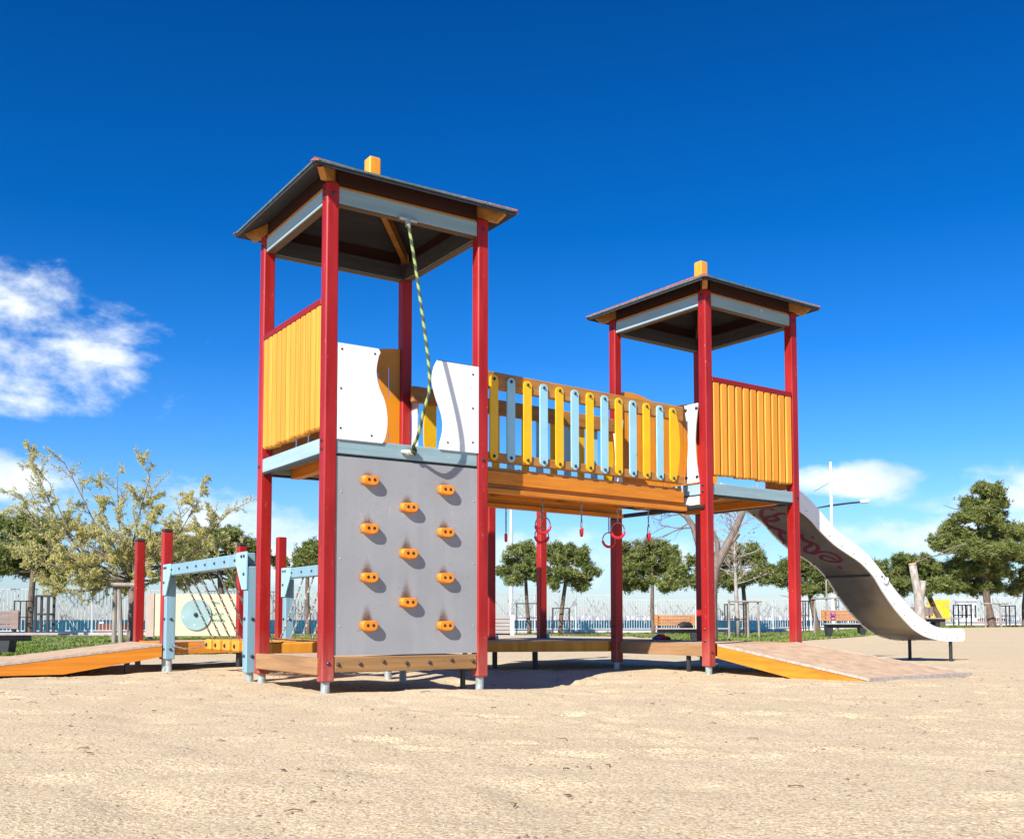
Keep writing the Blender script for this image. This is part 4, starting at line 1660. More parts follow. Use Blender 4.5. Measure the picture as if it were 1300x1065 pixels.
M['litter'] = mat('dry_litter', (.20, .12, .06), (.10, .06, .035), .9, 5)
b = MB()
for i in range(70):
    D = _fr.uniform(2.6, 9.5)
    X = _fr.uniform(-.55, .55) * D
    x, y = G(X, D)
    z = ground_z(x, y) + .004
    a = _fr.random() * 6.28
    if i % 3:
        L = _fr.uniform(.02, .07)
        b.tube([(x, y, z), (x + L * math.cos(a) * .5, y + L * math.sin(a) * .5, z + .004), (x + L * math.cos(a + .4), y + L * math.sin(a + .4), z + .001)], [.0022, .0018, .001], 5)
    else:
        L, w = _fr.uniform(.015, .03), _fr.uniform(.007, .013)
        ca, sa = math.cos(a), math.sin(a)
        b.add([(x - ca * L, y - sa * L, z), (x - sa * w, y + ca * w, z + .006), (x + ca * L, y + sa * L, z + .002), (x + sa * w, y - ca * w, z + .004), (x, y, z + .001)],
              [(0, 1, 4), (1, 2, 4), (2, 3, 4), (3, 0, 4)])
tag(b.build('dry_litter', M['litter'], fix=False), 'dry twigs and curled leaf bits lying on the sand', 'litter', kind='stuff')

# =================================================================== surroundings
def PXZ(u, v, D):
    """photo column/row at a distance -> 3D point (used for trees and benches measured off the photograph)"""
    x, y = PX(u, D)
    return Vector((x, y, 0.4424 + (786.6 - v) / 1316.4 * D))


M['bark'] = mat('pine_bark', (.20, .14, .10), (.09, .065, .05), .95, 14, (1, 1, .3), bump=.8, dist=.03)
M['barkg'] = mat('grey_brown_bark', (.24, .19, .16), (.12, .09, .075), .9, 16, (1, 1, .4), bump=.7, dist=.02)
M['barkw'] = mat('pale_bark', (.46, .41, .36), (.26, .22, .19), .85, 10, (1, 1, .4), bump=.5, dist=.02)
M['cutwood'] = mat('cut_wood', (.60, .36, .18), (.45, .26, .13), .8, 20)
M['needle'] = blade_material('pine_needles', (.070, .115, .028), (.42, .44, .14), .4)
M['spring'] = blade_material('spring_leaves', (.50, .44, .13), (.84, .78, .40), .5)
M['bud'] = blade_material('pink_buds', (.42, .22, .22), (.60, .40, .38), .3)


def needle_clumps(rng, centers, radii, nd, ln, w):
    """tufts of narrow triangles around each centre"""
    V, T = [], []
    for c, r in zip(centers, radii):
        tone = rng.random() * .75 + .1
        u = rng.normal(size=(nd, 3))
        u[:, 2] = u[:, 2] * .8 + .35
        u /= np.linalg.norm(u, axis=1)[:, None]
        st = c + rng.normal(size=(nd, 3)) * r * .35
        L = ln * (.6 + .7 * rng.random((nd, 1)))
        s_ = np.cross(u, rng.normal(size=(nd, 3)))
        s_ /= np.linalg.norm(s_, axis=1)[:, None]
        a = st - s_ * w
        b_ = st + s_ * w
        t_ = st + u * L
        V.append(np.stack([a, b_, t_], 1).reshape(-1, 3))
        T.append(np.repeat(np.clip(tone + (rng.random(nd) - .5) * .35, 0, 1), 3))
    V = np.concatenate(V)
    return V, np.arange(len(V)).reshape(-1, 3), np.concatenate(T)


def limb(b, p0, p1, r0, r1, rng, sag=0.1, n=5, sides=6):
    p0, p1 = Vector(p0), Vector(p1)
    L = (p1 - p0).length
    pts, rs = [], []
    o1 = Vector(rng.normal(size=3)) * L * .05
    for i in range(n + 1):
        t_ = i / n
        p = p0.lerp(p1, t_) + o1 * math.sin(PI * t_) + Vector((0, 0, -sag * L * math.sin(PI * t_)))
        pts.append(p)
        rs.append(r0 + (r1 - r0) * t_)
    b.tube(pts, rs, sides)
    return pts


def pine(seed, D, base, lobes, label, dens=1.0, tr=.11, fork=None, group=None, spread=1.0, ln=.26):
    rng = np.random.default_rng(seed)
    x, y = PX(base, D)
    z0 = ground_z(x, y)
    root = thing('pine_tree', label, 'tree', group, (0, 0, 0))
    px2m = D / 1316.4
    L3 = []
    for (u, v, ru, rv) in lobes:
        c = PXZ(u, v, D)
        dd = rng.uniform(-1, 1) * ru * px2m * 1.0 * spread
        c += Vector((SINY * dd, COSY * dd, 0))
        L3.append((c, ru * px2m, rv * px2m))
    cen = sum((c for c, _, _ in L3), Vector()) / len(L3)
    zb = min(c.z - rz for c, _, rz in L3)
    tb_ = MB()
    fz = zb + (cen.z - zb) * .35
    foot = Vector((x, y, z0 - .1))
    head = Vector((x + (cen.x - x) * .55, y + (cen.y - y) * .55, fz))
    mid = foot.lerp(head, .5) + Vector((rng.normal() * .05, rng.normal() * .05, 0))
    top = Vector((cen.x, cen.y, cen.z + (cen.z - zb) * .5))
    tb_.tube([foot, foot + Vector((0, 0, .25)), mid, head, head.lerp(top, .5), top], [tr * 1.35, tr * 1.05, tr * .92, tr * .78, tr * .45, tr * .15], 9)
    for c, rx, rz in L3:
        s_ = head.lerp(top, max(0, min(.9, (c.z - head.z - rx * .4) / max(.01, top.z - head.z))))
        limb(tb_, s_, c, tr * .38, tr * .12, rng, .06)
        for k in range(4):
            e = c + Vector((rng.normal() * rx * .6, rng.normal() * rx * .6, rng.normal() * rz * .5))
            limb(tb_, Vector(s_).lerp(c, .6), e, tr * .16, tr * .06, rng, .05, 3, 4)
    part(tb_, 'trunk', M['bark'], root, smooth=True)
    cs, rs = [], []
    for c, rx, rz in L3:
        # each bough carries a handful of small separate puffs, with gaps between them
        npf = int(max(8, 17 * dens * (rx * rz) / .28))
        npf = min(npf, 80)
        for _ in range(npf):
            d = rng.normal(size=3)
            d /= np.linalg.norm(d)
            rr = rng.random() ** .5
            pc = np.array(c) + d * rr * np.array([rx, rx, rz])
            pr = rng.uniform(.12, .26)
            k = int(34 * dens * (pr / .2) ** 2)
            q = pc + rng.normal(size=(k, 3)) * pr * np.array([.55, .55, .42])
            cs.append(q)
            rs.append(np.full(k, ln * .35))
            if rng.random() < .5:
                pass
    cs = np.concatenate(cs)
    V, F, T = needle_clumps(rng, cs, np.concatenate(rs), 8, ln * .66, ln * .085)
    # clump-scale colour drift
    tone_mesh('crown', V, F, T, M['needle'], root)
    return root


pine(11, 50, 672, [(665, 700, 22, 13), (650, 714, 16, 13), (685, 703, 20, 15), (653, 735, 13, 8), (682, 733, 20, 10), (639, 726, 8, 7), (670, 720, 22, 12)],
     'round pine with a leaning trunk, left of the post seen under the bridge', .75, .10)
pine(12, 49, 711, [(705, 703, 22, 12), (725, 698, 20, 13), (740, 710, 15, 13), (749, 727, 12, 10), (715, 722, 26, 14), (698, 740, 13, 8), (735, 738, 18, 9)],
     'round pine with a straight dark trunk just right of the red post under the bridge', .85, .11)
pine(13, 48, 829, [(828, 694, 22, 12), (805, 705, 19, 15), (850, 703, 19, 16), (794, 724, 17, 14), (861, 726, 11, 14), (830, 718, 33, 17), (813, 741, 22, 8), (846, 741, 20, 8)],
     'densest round pine standing alone behind the bench', 1.1, .10)
pine(14, 53, 893, [(882, 714, 12, 12), (880, 734, 11, 12), (896, 724, 12, 18)], 'narrow pine half hidden behind the right tower posts', .8, .10)
pine(15, 52, 948, [(915, 716, 16, 16), (934, 704, 17, 18), (956, 700, 13, 9), (962, 716, 12, 15), (920, 738, 22, 12), (946, 735, 25, 12)],
     'pine behind the white-barked sapling', .9, .12)
pine(16, 51, 1037, [(1000, 728, 18, 14), (1020, 720, 18, 14), (1038, 726, 15, 16), (1012, 746, 25, 9), (985, 735, 12, 12), (1046, 744, 9, 8)],
     'low round pine seen beneath the slide', 1.0, .14)
pine(17, 52, 1195, [(1125, 724, 20, 13), (1150, 716, 25, 13), (1178, 728, 28, 18), (1140, 740, 28, 13), (1180, 746, 25, 9), (1207, 722, 24, 16), (1118, 738, 14, 10)],
     'broad bushy pine behind the pruned pale trunk', 1.0, .14)
pine(18, 46, 1258, [(1258, 622, 17, 9), (1240, 640, 17, 7), (1266, 634, 16, 10), (1236, 657, 26, 9), (1264, 654, 22, 12), (1212, 671, 20, 8), (1241, 678, 36, 10),
                    (1276, 674, 24, 11), (1199, 690, 18, 10), (1225, 700, 28, 9), (1266, 699, 38, 12), (1240, 720, 36, 11), (1275, 724, 30, 12), (1216, 738, 28, 9), (1257, 744, 40, 9)],
     'tallest pine, tiered and pointed, at the right edge of the park', 1.25, .17)
pine(19, 48, 1300, [(1298, 676, 24, 11), (1302, 700, 28, 14), (1310, 730, 30, 18), (1292, 745, 22, 9), (1325, 690, 25, 16)],
     'pine cut off by the right edge of the photograph', 1.0, .14)
pine(20, 45, 38, [(10, 668, 20, 12), (36, 670, 22, 14), (62, 678, 20, 13), (20, 693, 30, 16), (55, 700, 28, 16), (82, 712, 13, 12), (8, 718, 20, 16), (40, 724, 34, 14),
                  (68, 734, 18, 8), (78, 668, 9, 7)], 'dark bushy pine at the left edge behind the metal frames', 1.5, .15)
pine(21, 47, 392, [(388, 703, 15, 16), (381, 719, 16, 12), (402, 694, 14, 12), (356, 715, 9, 9), (412, 712, 14, 16)], 'small dark pine seen between the two left posts of the left tower', 1.0, .11)
pine(22, 46, 285, [(240, 704, 20, 13), (265, 690, 22, 14), (290, 684, 22, 13), (311, 694, 18, 13), (255, 719, 30, 14), (290, 714, 30, 16), (234, 735, 18, 8),
                   (300, 735, 24, 10), (224, 692, 11, 9), (328, 708, 14, 12)], 'wide pine behind the play board and the chain walk', 1.2, .15)

# --- flowering / leafing deciduous tree ------------------------------------------------
rng = np.random.default_rng(7)
D = 30
root = thing('spring_tree', 'spreading tree with yellow-green spring leaves behind the left ramp', 'tree')
tb_ = MB()
x, y = PX(168, D)
foot = Vector((x, y, ground_z(x, y) - .1))
fork = PXZ(167, 738, D)
tb_.tube([foot, foot + Vector((0, 0, .35)), foot.lerp(fork, .6) + Vector((.03, 0, 0)), fork], [.16, .125, .11, .10], 10)
LV, LT = [], []


def leafy(p, d, n, sz):
    tone = rng.random() * .7 + .15
    for _ in range(n):
        c = np.array(p) + rng.normal(size=3) * sz * .8
        a = rng.normal(size=3)
        a /= np.linalg.norm(a)
        b_ = np.cross(a, rng.normal(size=3))
        b_ /= np.linalg.norm(b_)
        s1, s2 = sz * (.6 + .6 * rng.random()), sz * .42
        LV.extend([c - a * s1, c + b_ * s2, c + a * s1, c - b_ * s2])
        LT.extend([min(1, max(0, tone + (rng.random() - .5) * .5))] * 4)


def twig(p0, d, L, r, level):
    n = 5
    pts = [Vector(p0)]
    dirv = Vector(d).normalized()
    for i in range(n):
        dirv = (dirv + Vector(rng.normal(size=3)) * .13 + Vector((0, 0, .03))).normalized()
        pts.append(pts[-1] + dirv * L / n)
    tb_.tube(pts, [r * (1 - .7 * i / n) for i in range(n + 1)], 4 if level else 5, cap=False)
    for i, p in enumerate(pts):
        if i == 0 and level == 0:
            continue
        q = pts[min(i + 1, n)]
        for k in range(3):
            leafy(Vector(p).lerp(q, k / 3), dirv, 1 + int(rng.random() * 2.6), .033)
    if level < 2:
        for i in range(1, n + 1):
            if rng.random() < .85:
                sd_ = Vector(rng.normal(size=3))
                sd_ = (sd_ - dirv * sd_.dot(dirv)).normalized()
                twig(pts[i], dirv * .75 + sd_ * .8, L * (.5 if level == 0 else .42), r * .5, level + 1)


TG = [(36, 586, 0), (34, 606, 1), (86, 590, -1), (144, 602, 0), (176, 618, 1), (205, 612, -1), (246, 628, 1), (296, 648, 0), (286, 672, -1), (14, 652, 1), (8, 690, -1),
      (36, 722, 0), (292, 706, 1), (238, 712, -1), (112, 640, 1), (70, 655, -2), (182, 668, 2), (250, 682, 2), (95, 700, -2), (130, 690, 2), (60, 690, 2), (215, 655, -2),
      (20, 628, -1), (110, 612, 2), (150, 660, -2), (262, 650, -2), (85, 725, 1), (200, 725, -1)]
for (u, v, k) in TG:
    e = PXZ(u, v, D)
    dd = k * .85 + rng.normal() * .25
    e += Vector((SINY * dd, COSY * dd, 0))
    s_ = fork + Vector((0, 0, (rng.random() * .8) * (1 if v < 690 else .0)))
    if v < 680:
        s_ = fork.lerp(PXZ(168 + (u - 168) * .08, 712, D), rng.random())
    v0 = e - s_
    L = v0.length
    pts = []
    n = 9
    w1 = Vector(rng.normal(size=3)) * L * .05
    for i in range(n + 1):
        t_ = i / n
        p = s_ + v0 * t_ + w1 * math.sin(PI * t_) + Vector((0, 0, -.13 * L * math.sin(PI * t_) + .012 * L * math.sin(9 * t_)))
        pts.append(p)
    r0 = .014 + .0065 * L
    tb_.tube(pts, [r0 * (1 - .85 * i / n) + .004 for i in range(n + 1)], 6, cap=False)
    for i in range(2, n + 1):
        p = pts[i]
        dv = (pts[i] - pts[i - 1]).normalized()
        for _ in range((1 + int(rng.random() * 1.6)) if i < n else 1):
            sd_ = Vector(rng.normal(size=3))
            sd_ = (sd_ - dv * sd_.dot(dv)).normalized()
            twig(p, dv * .8 + sd_ * .75, L * .16 * (.6 + .6 * rng.random()) + .10, .010, 1 if rng.random() < .6 else 0)
        for k_ in range(4):
            leafy(Vector(pts[i - 1]).lerp(p, k_ / 4), dv, 1, .036)
part(tb_, 'trunk', M['barkg'], root, smooth=True)
tone_mesh('crown', np.array(LV), np.arange(len(LV)).reshape(-1, 4), LT, M['spring'], root)

# --- bare pruned tree behind the right tower -----------------------------------------------
D = 25
root = thing('bare_tree', 'bare grey-brown tree with a sawn limb behind the right tower', 'tree')
b = MB()
x, y = PX(901, D)
foot = Vector((x, y, ground_z(x, y) - .1))
P = [foot, PXZ(901, 780, D), PXZ(903, 745, D), PXZ(909, 718, D), PXZ(922, 695, D), PXZ(934, 672, D), PXZ(945, 648, D), PXZ(952, 622, D)]
b.tube(P, [.20, .17, .15, .115, .10, .085, .075, .06], 10)
b.tube([PXZ(925, 692, D), PXZ(932, 685, D), PXZ(938, 677, D)], [.06, .062, .062], 9)
b.tube([PXZ(904, 725, D), PXZ(911, 705, D), PXZ(912, 690, D), PXZ(907, 678, D), PXZ(899, 664, D), PXZ(893, 640, D)], [.10, .065, .058, .055, .05, .04], 8)
b.tube([PXZ(902, 748, D), PXZ(894, 715, D), PXZ(887, 688, D), PXZ(881, 668, D), PXZ(873, 656, D), PXZ(862, 648, D), PXZ(846, 640, D)], [.13, .10, .085, .075, .07, .055, .03], 9)
rng = np.random.default_rng(17)


def bare_twig(p0, p1, r, lv=0):
    pts = limb(b, p0, p1, r, r * .35, rng, .02, 5, 5)
    if lv < 2:
        for i in range(1, 6):
            if rng.random() < .75:
                L = (Vector(p1) - Vector(p0)).length
                d = (Vector(p1) - Vector(p0)).normalized() + Vector(rng.normal(size=3)) * .55
                bare_twig(pts[i], pts[i] + d.normalized() * L * .42, r * .5, lv + 1)


for (a, c_, r) in (((881, 669), (842, 667), .022), ((878, 662), (822, 686), .018), ((868, 652), (838, 660), .02), ((860, 647), (828, 655), .02), ((930, 682), (926, 648), .018),
                   ((926, 650), (908, 652), .012), ((915, 700), (903, 688), .012), ((846, 668), (806, 690), .010)):
    bare_twig(PXZ(*a, D), PXZ(*c_, D), r)
part(b, 'trunk', M['barkg'], root, smooth=True)
part(MB().tube([PXZ(937.6, 677.6, D), PXZ(938.6, 676.2, D)], .059, 9), 'sawn_end', M['cutwood'], root)

# --- white-barked sapling ---------------------------------------------------------------------
D = 40
root = thing('sapling', 'thin white-barked sapling with pinkish buds tied between stakes', 'tree')
b = MB()
x, y = PX(936, D)
P = [Vector((x, y, ground_z(x, y) - .1)), PXZ(935, 770, D), PXZ(934, 735, D), PXZ(933, 700, D), PXZ(935, 665, D), PXZ(937, 640, D)]
b.tube(P, [.11, .085, .065, .045, .025, .01], 8)
LV, LT = [], []
rng = np.random.default_rng(23)
for i in range(46):
    t_ = .35 + .62 * (i / 46)
    k = min(4, int(t_ * 5))
    s_ = P[k].lerp(P[k + 1], t_ * 5 - k)
    a = rng.uniform(-1, 1)
    e = s_ + Vector((COSY * a * 1.35, -SINY * a * 1.35, .35 + .75 * rng.random())) + Vector((SINY, COSY, 0)) * rng.normal() * .5
    bare_twig(s_, e, .018, 1)
    for _ in range(10):
        q = s_.lerp(e, .3 + .75 * rng.random()) + Vector(rng.normal(size=3)) * .14
        c = np.array(q)
        a1 = rng.normal(size=3) * .022
        b1 = rng.normal(size=3) * .022
        LV.extend([c - a1, c + b1, c + a1, c - b1])
        LT.extend([rng.random()] * 4)
part(b, 'trunk', M['barkw'], root, smooth=True)
tone_mesh('buds', np.array(LV), np.arange(len(LV)).reshape(-1, 4), LT, M['bud'], root)['kind'] = 'stuff'

# --- pruned pale stump tree ----------------------------------------------------------------------
D = 38
root = thing('pruned_tree', 'pale pruned trunk with cut tops in front of the bushy pine', 'tree')
b = MB()
x, y = PX(1168, D)
b.tube([Vector((x, y, ground_z(x, y) - .1)), PXZ(1167, 780, D), PXZ(1166, 755, D), PXZ(1162, 735, D), PXZ(1159, 716, D)], [.24, .185, .16, .14, .13], 12)
b.tube([PXZ(1167, 765, D), PXZ(1170, 750, D), PXZ(1172, 737, D)], [.14, .13, .11], 10)
part(b, 'trunk', M['barkw'], root, smooth=True)
part(MB().tube([PXZ(1159, 716.4, D), PXZ(1158.8, 714.6, D)], [.15, .12], 12), 'sawn_end', M['cutwood'], root)
b = MB()
for (q0, q1) in (((1160, 716), (1182, 706)), ((1180, 707), (1215, 700)), ((1190, 705), (1228, 690)), ((1162, 715), (1170, 708))):
    limb(b, PXZ(*q0, D), PXZ(*q1, D), .03, .014, rng, -.02, 4, 5)
part(b, 'dry_branch', M['barkg'], root)

# --- fence ------------------------------------------------------------------------------------------
M['fence'] = mat('white_fence_paint', (.62, .65, .64), (.50, .53, .52), .5, 6)
M['fence2'] = mat('grey_fence_rod', (.42, .44, .45), (.3, .32, .34), .5, 6)
fence = thing('metal_fence', 'long white metal bar fence with crossing rods along the waterfront', 'fence')
rng = np.random.default_rng(31)
Xa = -34.0
FH = 2.02
npan = 32
PWID = 2.2
for k in range(npan):
    X0, X1 = Xa + k * PWID, Xa + (k + 1) * PWID
    p0, p1 = Vector(G(X0, fence_d(X0)) + (0,)), Vector(G(X1, fence_d(X1)) + (0,))
    z0, z1 = ground_z(*p0[:2]) + .12, ground_z(*p1[:2]) + .12
    hh = FH - .12 - (0.25 if X0 > 5 else 0) - (.15 if X0 > 16 else 0)
    w = .0125
    b = MB()
    d = (p1 - p0).normalized()
    s_ = Vector((-d.y, d.x, 0))

    def bar(a, c_, w_, bb_):
        a, c_ = Vector(a), Vector(c_)
        dd = (c_ - a).normalized()
        e1 = dd.cross(s_)
        if e1.length < 1e-4:
            e1 = Vector((0, 0, 1))
        e1.normalize()
        vs = []
        for q in (a, c_):
            for (i, j) in ((-1, -1), (1, -1), (1, 1), (-1, 1)):
                vs.append(q + e1 * w_ * i + s_ * w_ * j)
        bb_.add(vs, [(0, 1, 5, 4), (1, 2, 6, 5), (2, 3, 7, 6), (3, 0, 4, 7), (0, 3, 2, 1), (4, 5, 6, 7)])
    nb = 16
    for i in range(1, nb):
        t_ = i / nb
        q = p0.lerp(p1, t_)
        zz = z0 + (z1 - z0) * t_
        bar(q + Vector((0, 0, zz + .08)), q + Vector((0, 0, zz + hh)), w, b)
    bar(p0 + Vector((0, 0, z0 + .10)), p1 + Vector((0, 0, z1 + .10)), .02, b)
    bar(p0 + Vector((0, 0, z0 + hh)), p1 + Vector((0, 0, z1 + hh)), .02, b)
    fp = part(b, 'fence_panel', M['fence'], fence)
    b2 = MB()
    for i in range(11):
        a_ = rng.random()
        dlt = rng.uniform(.10, .42) * (1 if rng.random() < .5 else -1)
        c2 = min(1, max(0, a_ + dlt))
        za, zb = rng.uniform(.15, .7), rng.uniform(.75, 1.0)
        q0, q1 = p0.lerp(p1, a_) + s_ * -.03, p0.lerp(p1, c2) + s_ * -.03
        bar(q0 + Vector((0, 0, z0 + hh * za * .6)), q1 + Vector((0, 0, z0 + hh * zb)), .009, b2)
        # leaf-like plates along the rod
        for j in range(2):
            t_ = rng.uniform(.3, 1)
            m_ = (q0 + Vector((0, 0, z0 + hh * za * .6))).lerp(q1 + Vector((0, 0, z0 + hh * zb)), t_)
            d2 = (q1 - q0 + Vector((0, 0, hh * (zb - za * .6)))).normalized()
            bar(m_ - d2 * .06, m_ + d2 * .06, .019, b2)
    part(b2, 'crossing_rods', M['fence2'], fp)
    part(MB().box(p0.x - .035, p0.x + .035, p0.y - .035, p0.y + .035, z0 - .4, z0 + hh + .02, .006), 'fence_post', M['fence'], fence)

# low kerb wall under the fence
M['kerb'] = mat('pale_kerb_concrete', (.66, .60, .56), (.52, .47, .44), .9, 3, bump=.1)
kb = MB()
ks = np.linspace(-40, 50, 61)
prev = None
vs = []
for X in ks:
    fd = fence_d(X)
    x0_, y0_ = G(X, fd - .22)
    x1_, y1_ = G(X, fd + .2)
    zt_ = ground_z(x0_, y0_) + .14
    vs += [(x0_, y0_, zt_ - .6), (x0_, y0_, zt_), (x1_, y1_, zt_), (x1_, y1_, zt_ - .6)]
fs = []
for i in range(len(ks) - 1):
    for j in range(3):
        fs.append((4 * i + j, 4 * i + j + 1, 4 * i + 5 + j, 4 * i + 4 + j))
kb.add(vs, fs)
tag(part(kb, 'kerb_wall', M['kerb'], None), 'low pale concrete kerb wall under the waterfront fence', 'wall')

# --- benches ---------------------------------------------------------------------------------------------
M['bslat'] = wood('bench_slats', (.52, .24, .09), (.34, .14, .05), 'x', .7, speck=((.5, .35, .2), 20, .68))
M['bslatg'] = wood('grey_bench_slats', (.30, .22, .19), (.20, .15, .13), 'x', .8)
M['bslab'] = mat('bench_slab', (.38, .33, .31), (.28, .24, .23), .85, 5, bump=.1)


def bench(u, D, woodm, label, rz=0.0, group=None):
    x, y = PX(u, D)
    r = thing('park_bench', label, 'bench', group, (x, y, ground_z(*PX(u + 30, D)) - .01), -YAW + rz)
    part(MB().box(0, 2.32, -.42, .12, .395, .445, .012), 'seat', M['bslab'], r)
    part(MB().box(.06, 1.62, -.30, .02, .29, .393, .012), 'seat_beam', M['dark'], r)
    for k in range(4):
        z0 = .52 + k * .088
        part(MB().box(.0, 1.33, .08 + .012 * k, .11 + .012 * k, z0, z0 + .076, .005), 'back_slat', M[woodm], r)
    part(MB().box(-.005, .11, .05, .078, .515, .875, .004), 'back_batten', M[woodm], r)
    part(MB().box(1.20, 1.335, .05, .078, .515, .875, .004), 'back_batten', M[woodm], r)
    for xx in (.10, 1.18):
        part(MB().box(xx, xx + .08, .112, .15, .36, .80, .006), 'back_bracket', M['dark'], r)
        b = MB()
        b.prism([(xx - .05, .30), (xx + .17, .30), (xx + .12, -.05), (xx + .0, -.05)], lambda a, c_: (a, -.30, c_), lambda a, c_: (a, .0, c_))
        part(b, 'leg', M['dark'], r)
    return r


bench(-65, 20, 'bslatg', 'grey-slatted bench at the left edge, in front of the metal frames')
bench(831, 34, 'bslat', 'brown-slatted bench behind the right tower, below the round pine')
B3 = bench(1043, 34, 'bslat', 'brown-slatted bench under the slide with purple graffiti on its back')
bench(1150, 40, 'bslatg', 'grey-backed bench at the foot of the pruned trunk', .35)
b = MB()
for cz in (.64, .76):
    b.torus((.36, .035, cz + .0), (0, 1, 0), .075, .013, 16, 5)
part(b, 'graffiti', mat('purple_spray_paint', (.35, .03, .33), None, .6, 10), B3)
M['bag'] = mat('black_bag', (.02, .02, .022), None, .7, 20)
x, y = PX(866, 34)


def lump(name, c, sx, sy, sz, mt, seed, label, cat, squash=.0):
    rng_ = random.Random(seed)
    b = MB()
    n, m_ = 22, 12
    vs, fs = [], []
    for i in range(m_ + 1):
        ph = PI * i / m_
        for j in range(n):
            th_ = 2 * PI * j / n
            d = Vector((math.sin(ph) * math.cos(th_), math.sin(ph) * math.sin(th_), math.cos(ph)))
            r = 1 + .32 * noise.noise(d * 2.3 + Vector((seed, 0, 0))) + .16 * noise.noise(d * 6 + Vector((0, seed, 0)))
            vs.append((c[0] + d.x * sx * r, c[1] + d.y * sy * r, max(c[2], c[2] + sz * .8 + d.z * sz * r)))
    for i in range(m_):
        for j in range(n):
            j2 = (j + 1) % n
            fs.append((i * n + j, i * n + j2, (i + 1) * n + j2, (i + 1) * n + j))
    b.add(vs, fs)
    return b


zb_ = ground_z(*PX(861, 34)) + .435
b = lump('bag', (x, y - .12, zb_), .28, .13, .11, None, 4, '', '')
bo = tag(part(b, 'bag', M['bag'], None, smooth=True), 'black bag lying on the bench behind the right tower', 'bag')

# crumpled jacket on the low deck under the right tower
M['jred'] = mat('red_cloth', (.62, .03, .04), (.42, .02, .03), .85, 30, bump=.3)
M['jblue'] = mat('blue_cloth', (.05, .10, .45), (.03, .06, .3), .85, 30, bump=.3)
M['jdark'] = mat('dark_cloth', (.05, .03, .05), None, .85, 30)
x, y = PX(838, 10.75)
jk = thing('jacket', 'crumpled red and blue jacket lying on the low deck of the right tower', 'jacket')
part(lump('j', (x, y, .232), .085, .05, .032, None, 9, '', ''), 'jacket_body', M['jred'], jk, smooth=True)
part(lump('j', (x - .085, y - .03, .232), .045, .04, .020, None, 3, '', ''), 'sleeve', M['jblue'], jk, smooth=True)
part(lump('j', (x + .09, y + .02, .232), .06, .04, .022, None, 5, '', ''), 'sleeve', M['jdark'], jk, smooth=True)

# --- play board with a turning disc ----------------------------------------------------------------------------
M['cream'] = mat('cream_board', (.62, .52, .34), (.56, .46, .30), .6, 3)
M['cream_shade'] = mat('shaded_cream_board', (.42, .34, .28), (.36, .29, .24), .7, 6)  # darkened cream: shade on the board's left end put into the colour
M['disc'] = mat('blue_grey_disc', (.25, .38, .38), (.20, .33, .33), .5, 4, speck=((.55, .62, .6), 14, .7))
M['green'] = mat('green_lettering', (.02, .30, .18), (.02, .24, .14), .6, 20)
D = 17
x, y = PX(186, D)
pb = thing('play_board', 'cream play board with a blue-grey disc behind the chain walk', 'play board', None, (x, y, ground_z(x, y)), -YAW)
s1 = D / 1316.4
zz = lambda v: .4424 + (786.6 - v) * s1 - ground_z(x, y)
part(MB().box(11 * s1, 120 * s1, 0, .022, zz(807), zz(754), .004), 'board', M['cream'], pb)
part(MB().box(0, 11 * s1 - .003, -.02, .03, zz(808), zz(753), .004), 'end_board', M['cream_shade'], pb)
part(MB().tube([(64 * s1, -.006, zz(780)), (64 * s1, -.03, zz(780))], 19.5 * s1, 40), 'disc', M['disc'], pb)
part(MB().dome((64 * s1, -.031, zz(780)), (0, -1, 0), .035, .045, 12), 'knob', M['bolt'], pb)
for xx in (.06, 118 * s1):
    part(MB().box(xx - .03, xx + .03, .024, .08, -.3, zz(757), .004), 'post', M['dark'], pb)
rr_ = random.Random(12)
for row, (v, n, u0) in enumerate(((765.5, 4, 83), (780, 7, 82), (788, 6, 83))):
    u = u0
    g = MB()
    for k in range(n):
        w = rr_.uniform(2.2, 4.2)
        h = rr_.uniform(1.2, 2.4)
        z_ = zz(v + rr_.uniform(-1, 1))
        x0_, x1_ = u * s1, (u + w) * s1
        pts = [(x0_, -.003, z_), (x0_ + (x1_ - x0_) * .3, -.0015, z_ + h * s1), (x0_ + (x1_ - x0_) * .7, -.0015, z_ - h * .6 * s1), (x1_, -.0015, z_ + h * .3 * s1)]
        for a, c_ in zip(pts, pts[1:]):
            g.add([(a[0], -.003, a[2] - .012), (c_[0], -.003, c_[2] - .012), (c_[0], -.003, c_[2] + .014), (a[0], -.003, a[2] + .014)], [(0, 1, 2, 3)])
        u += w * .85
    part(g, 'lettering', M['green'], pb)

# --- lamps ------------------------------------------------------------------------------------------------------
M['lampw'] = mat('white_lamp_paint', (.80, .80, .78), (.72, .72, .70), .4, 5)
D = 57
x, y = PX(1057.5, D)
z0 = ground_z(x, y)
lt = thing('street_lamp', 'tall white street lamp with one long arm above the slide', 'street lamp')
part(MB().tube([(x, y, z0 - .2), (x, y, z0 + 3), PXZ(1057.5, 585, D)], [.11, .10, .075], 12), 'mast', M['lampw'], lt)
part(MB().tube([PXZ(1037, 644.5, D), PXZ(1057, 641, D), PXZ(1080, 638, D), PXZ(1096, 636.6, D)], [.03, .055, .05, .045], 8), 'arm', M['dark'], lt)
part(MB().tube([PXZ(1036, 623, D), PXZ(1057, 611, D)], .012, 5), 'stay_wire', M['dark'], lt)
part(MB().tube([PXZ(1094, 636.3, D), PXZ(1105.5, 635.3, D)], [.11, .10], 8), 'lamp_head', M['lampw'], lt)
x, y = PX(649, D)
l2 = thing('light_pole', 'plain tall pale pole seen under the left end of the bridge', 'pole')
part(MB().tube([(x, y, z0 - .4), (x, y, 8.6)], [.11, .07], 12), 'mast', M['lampw'], l2)
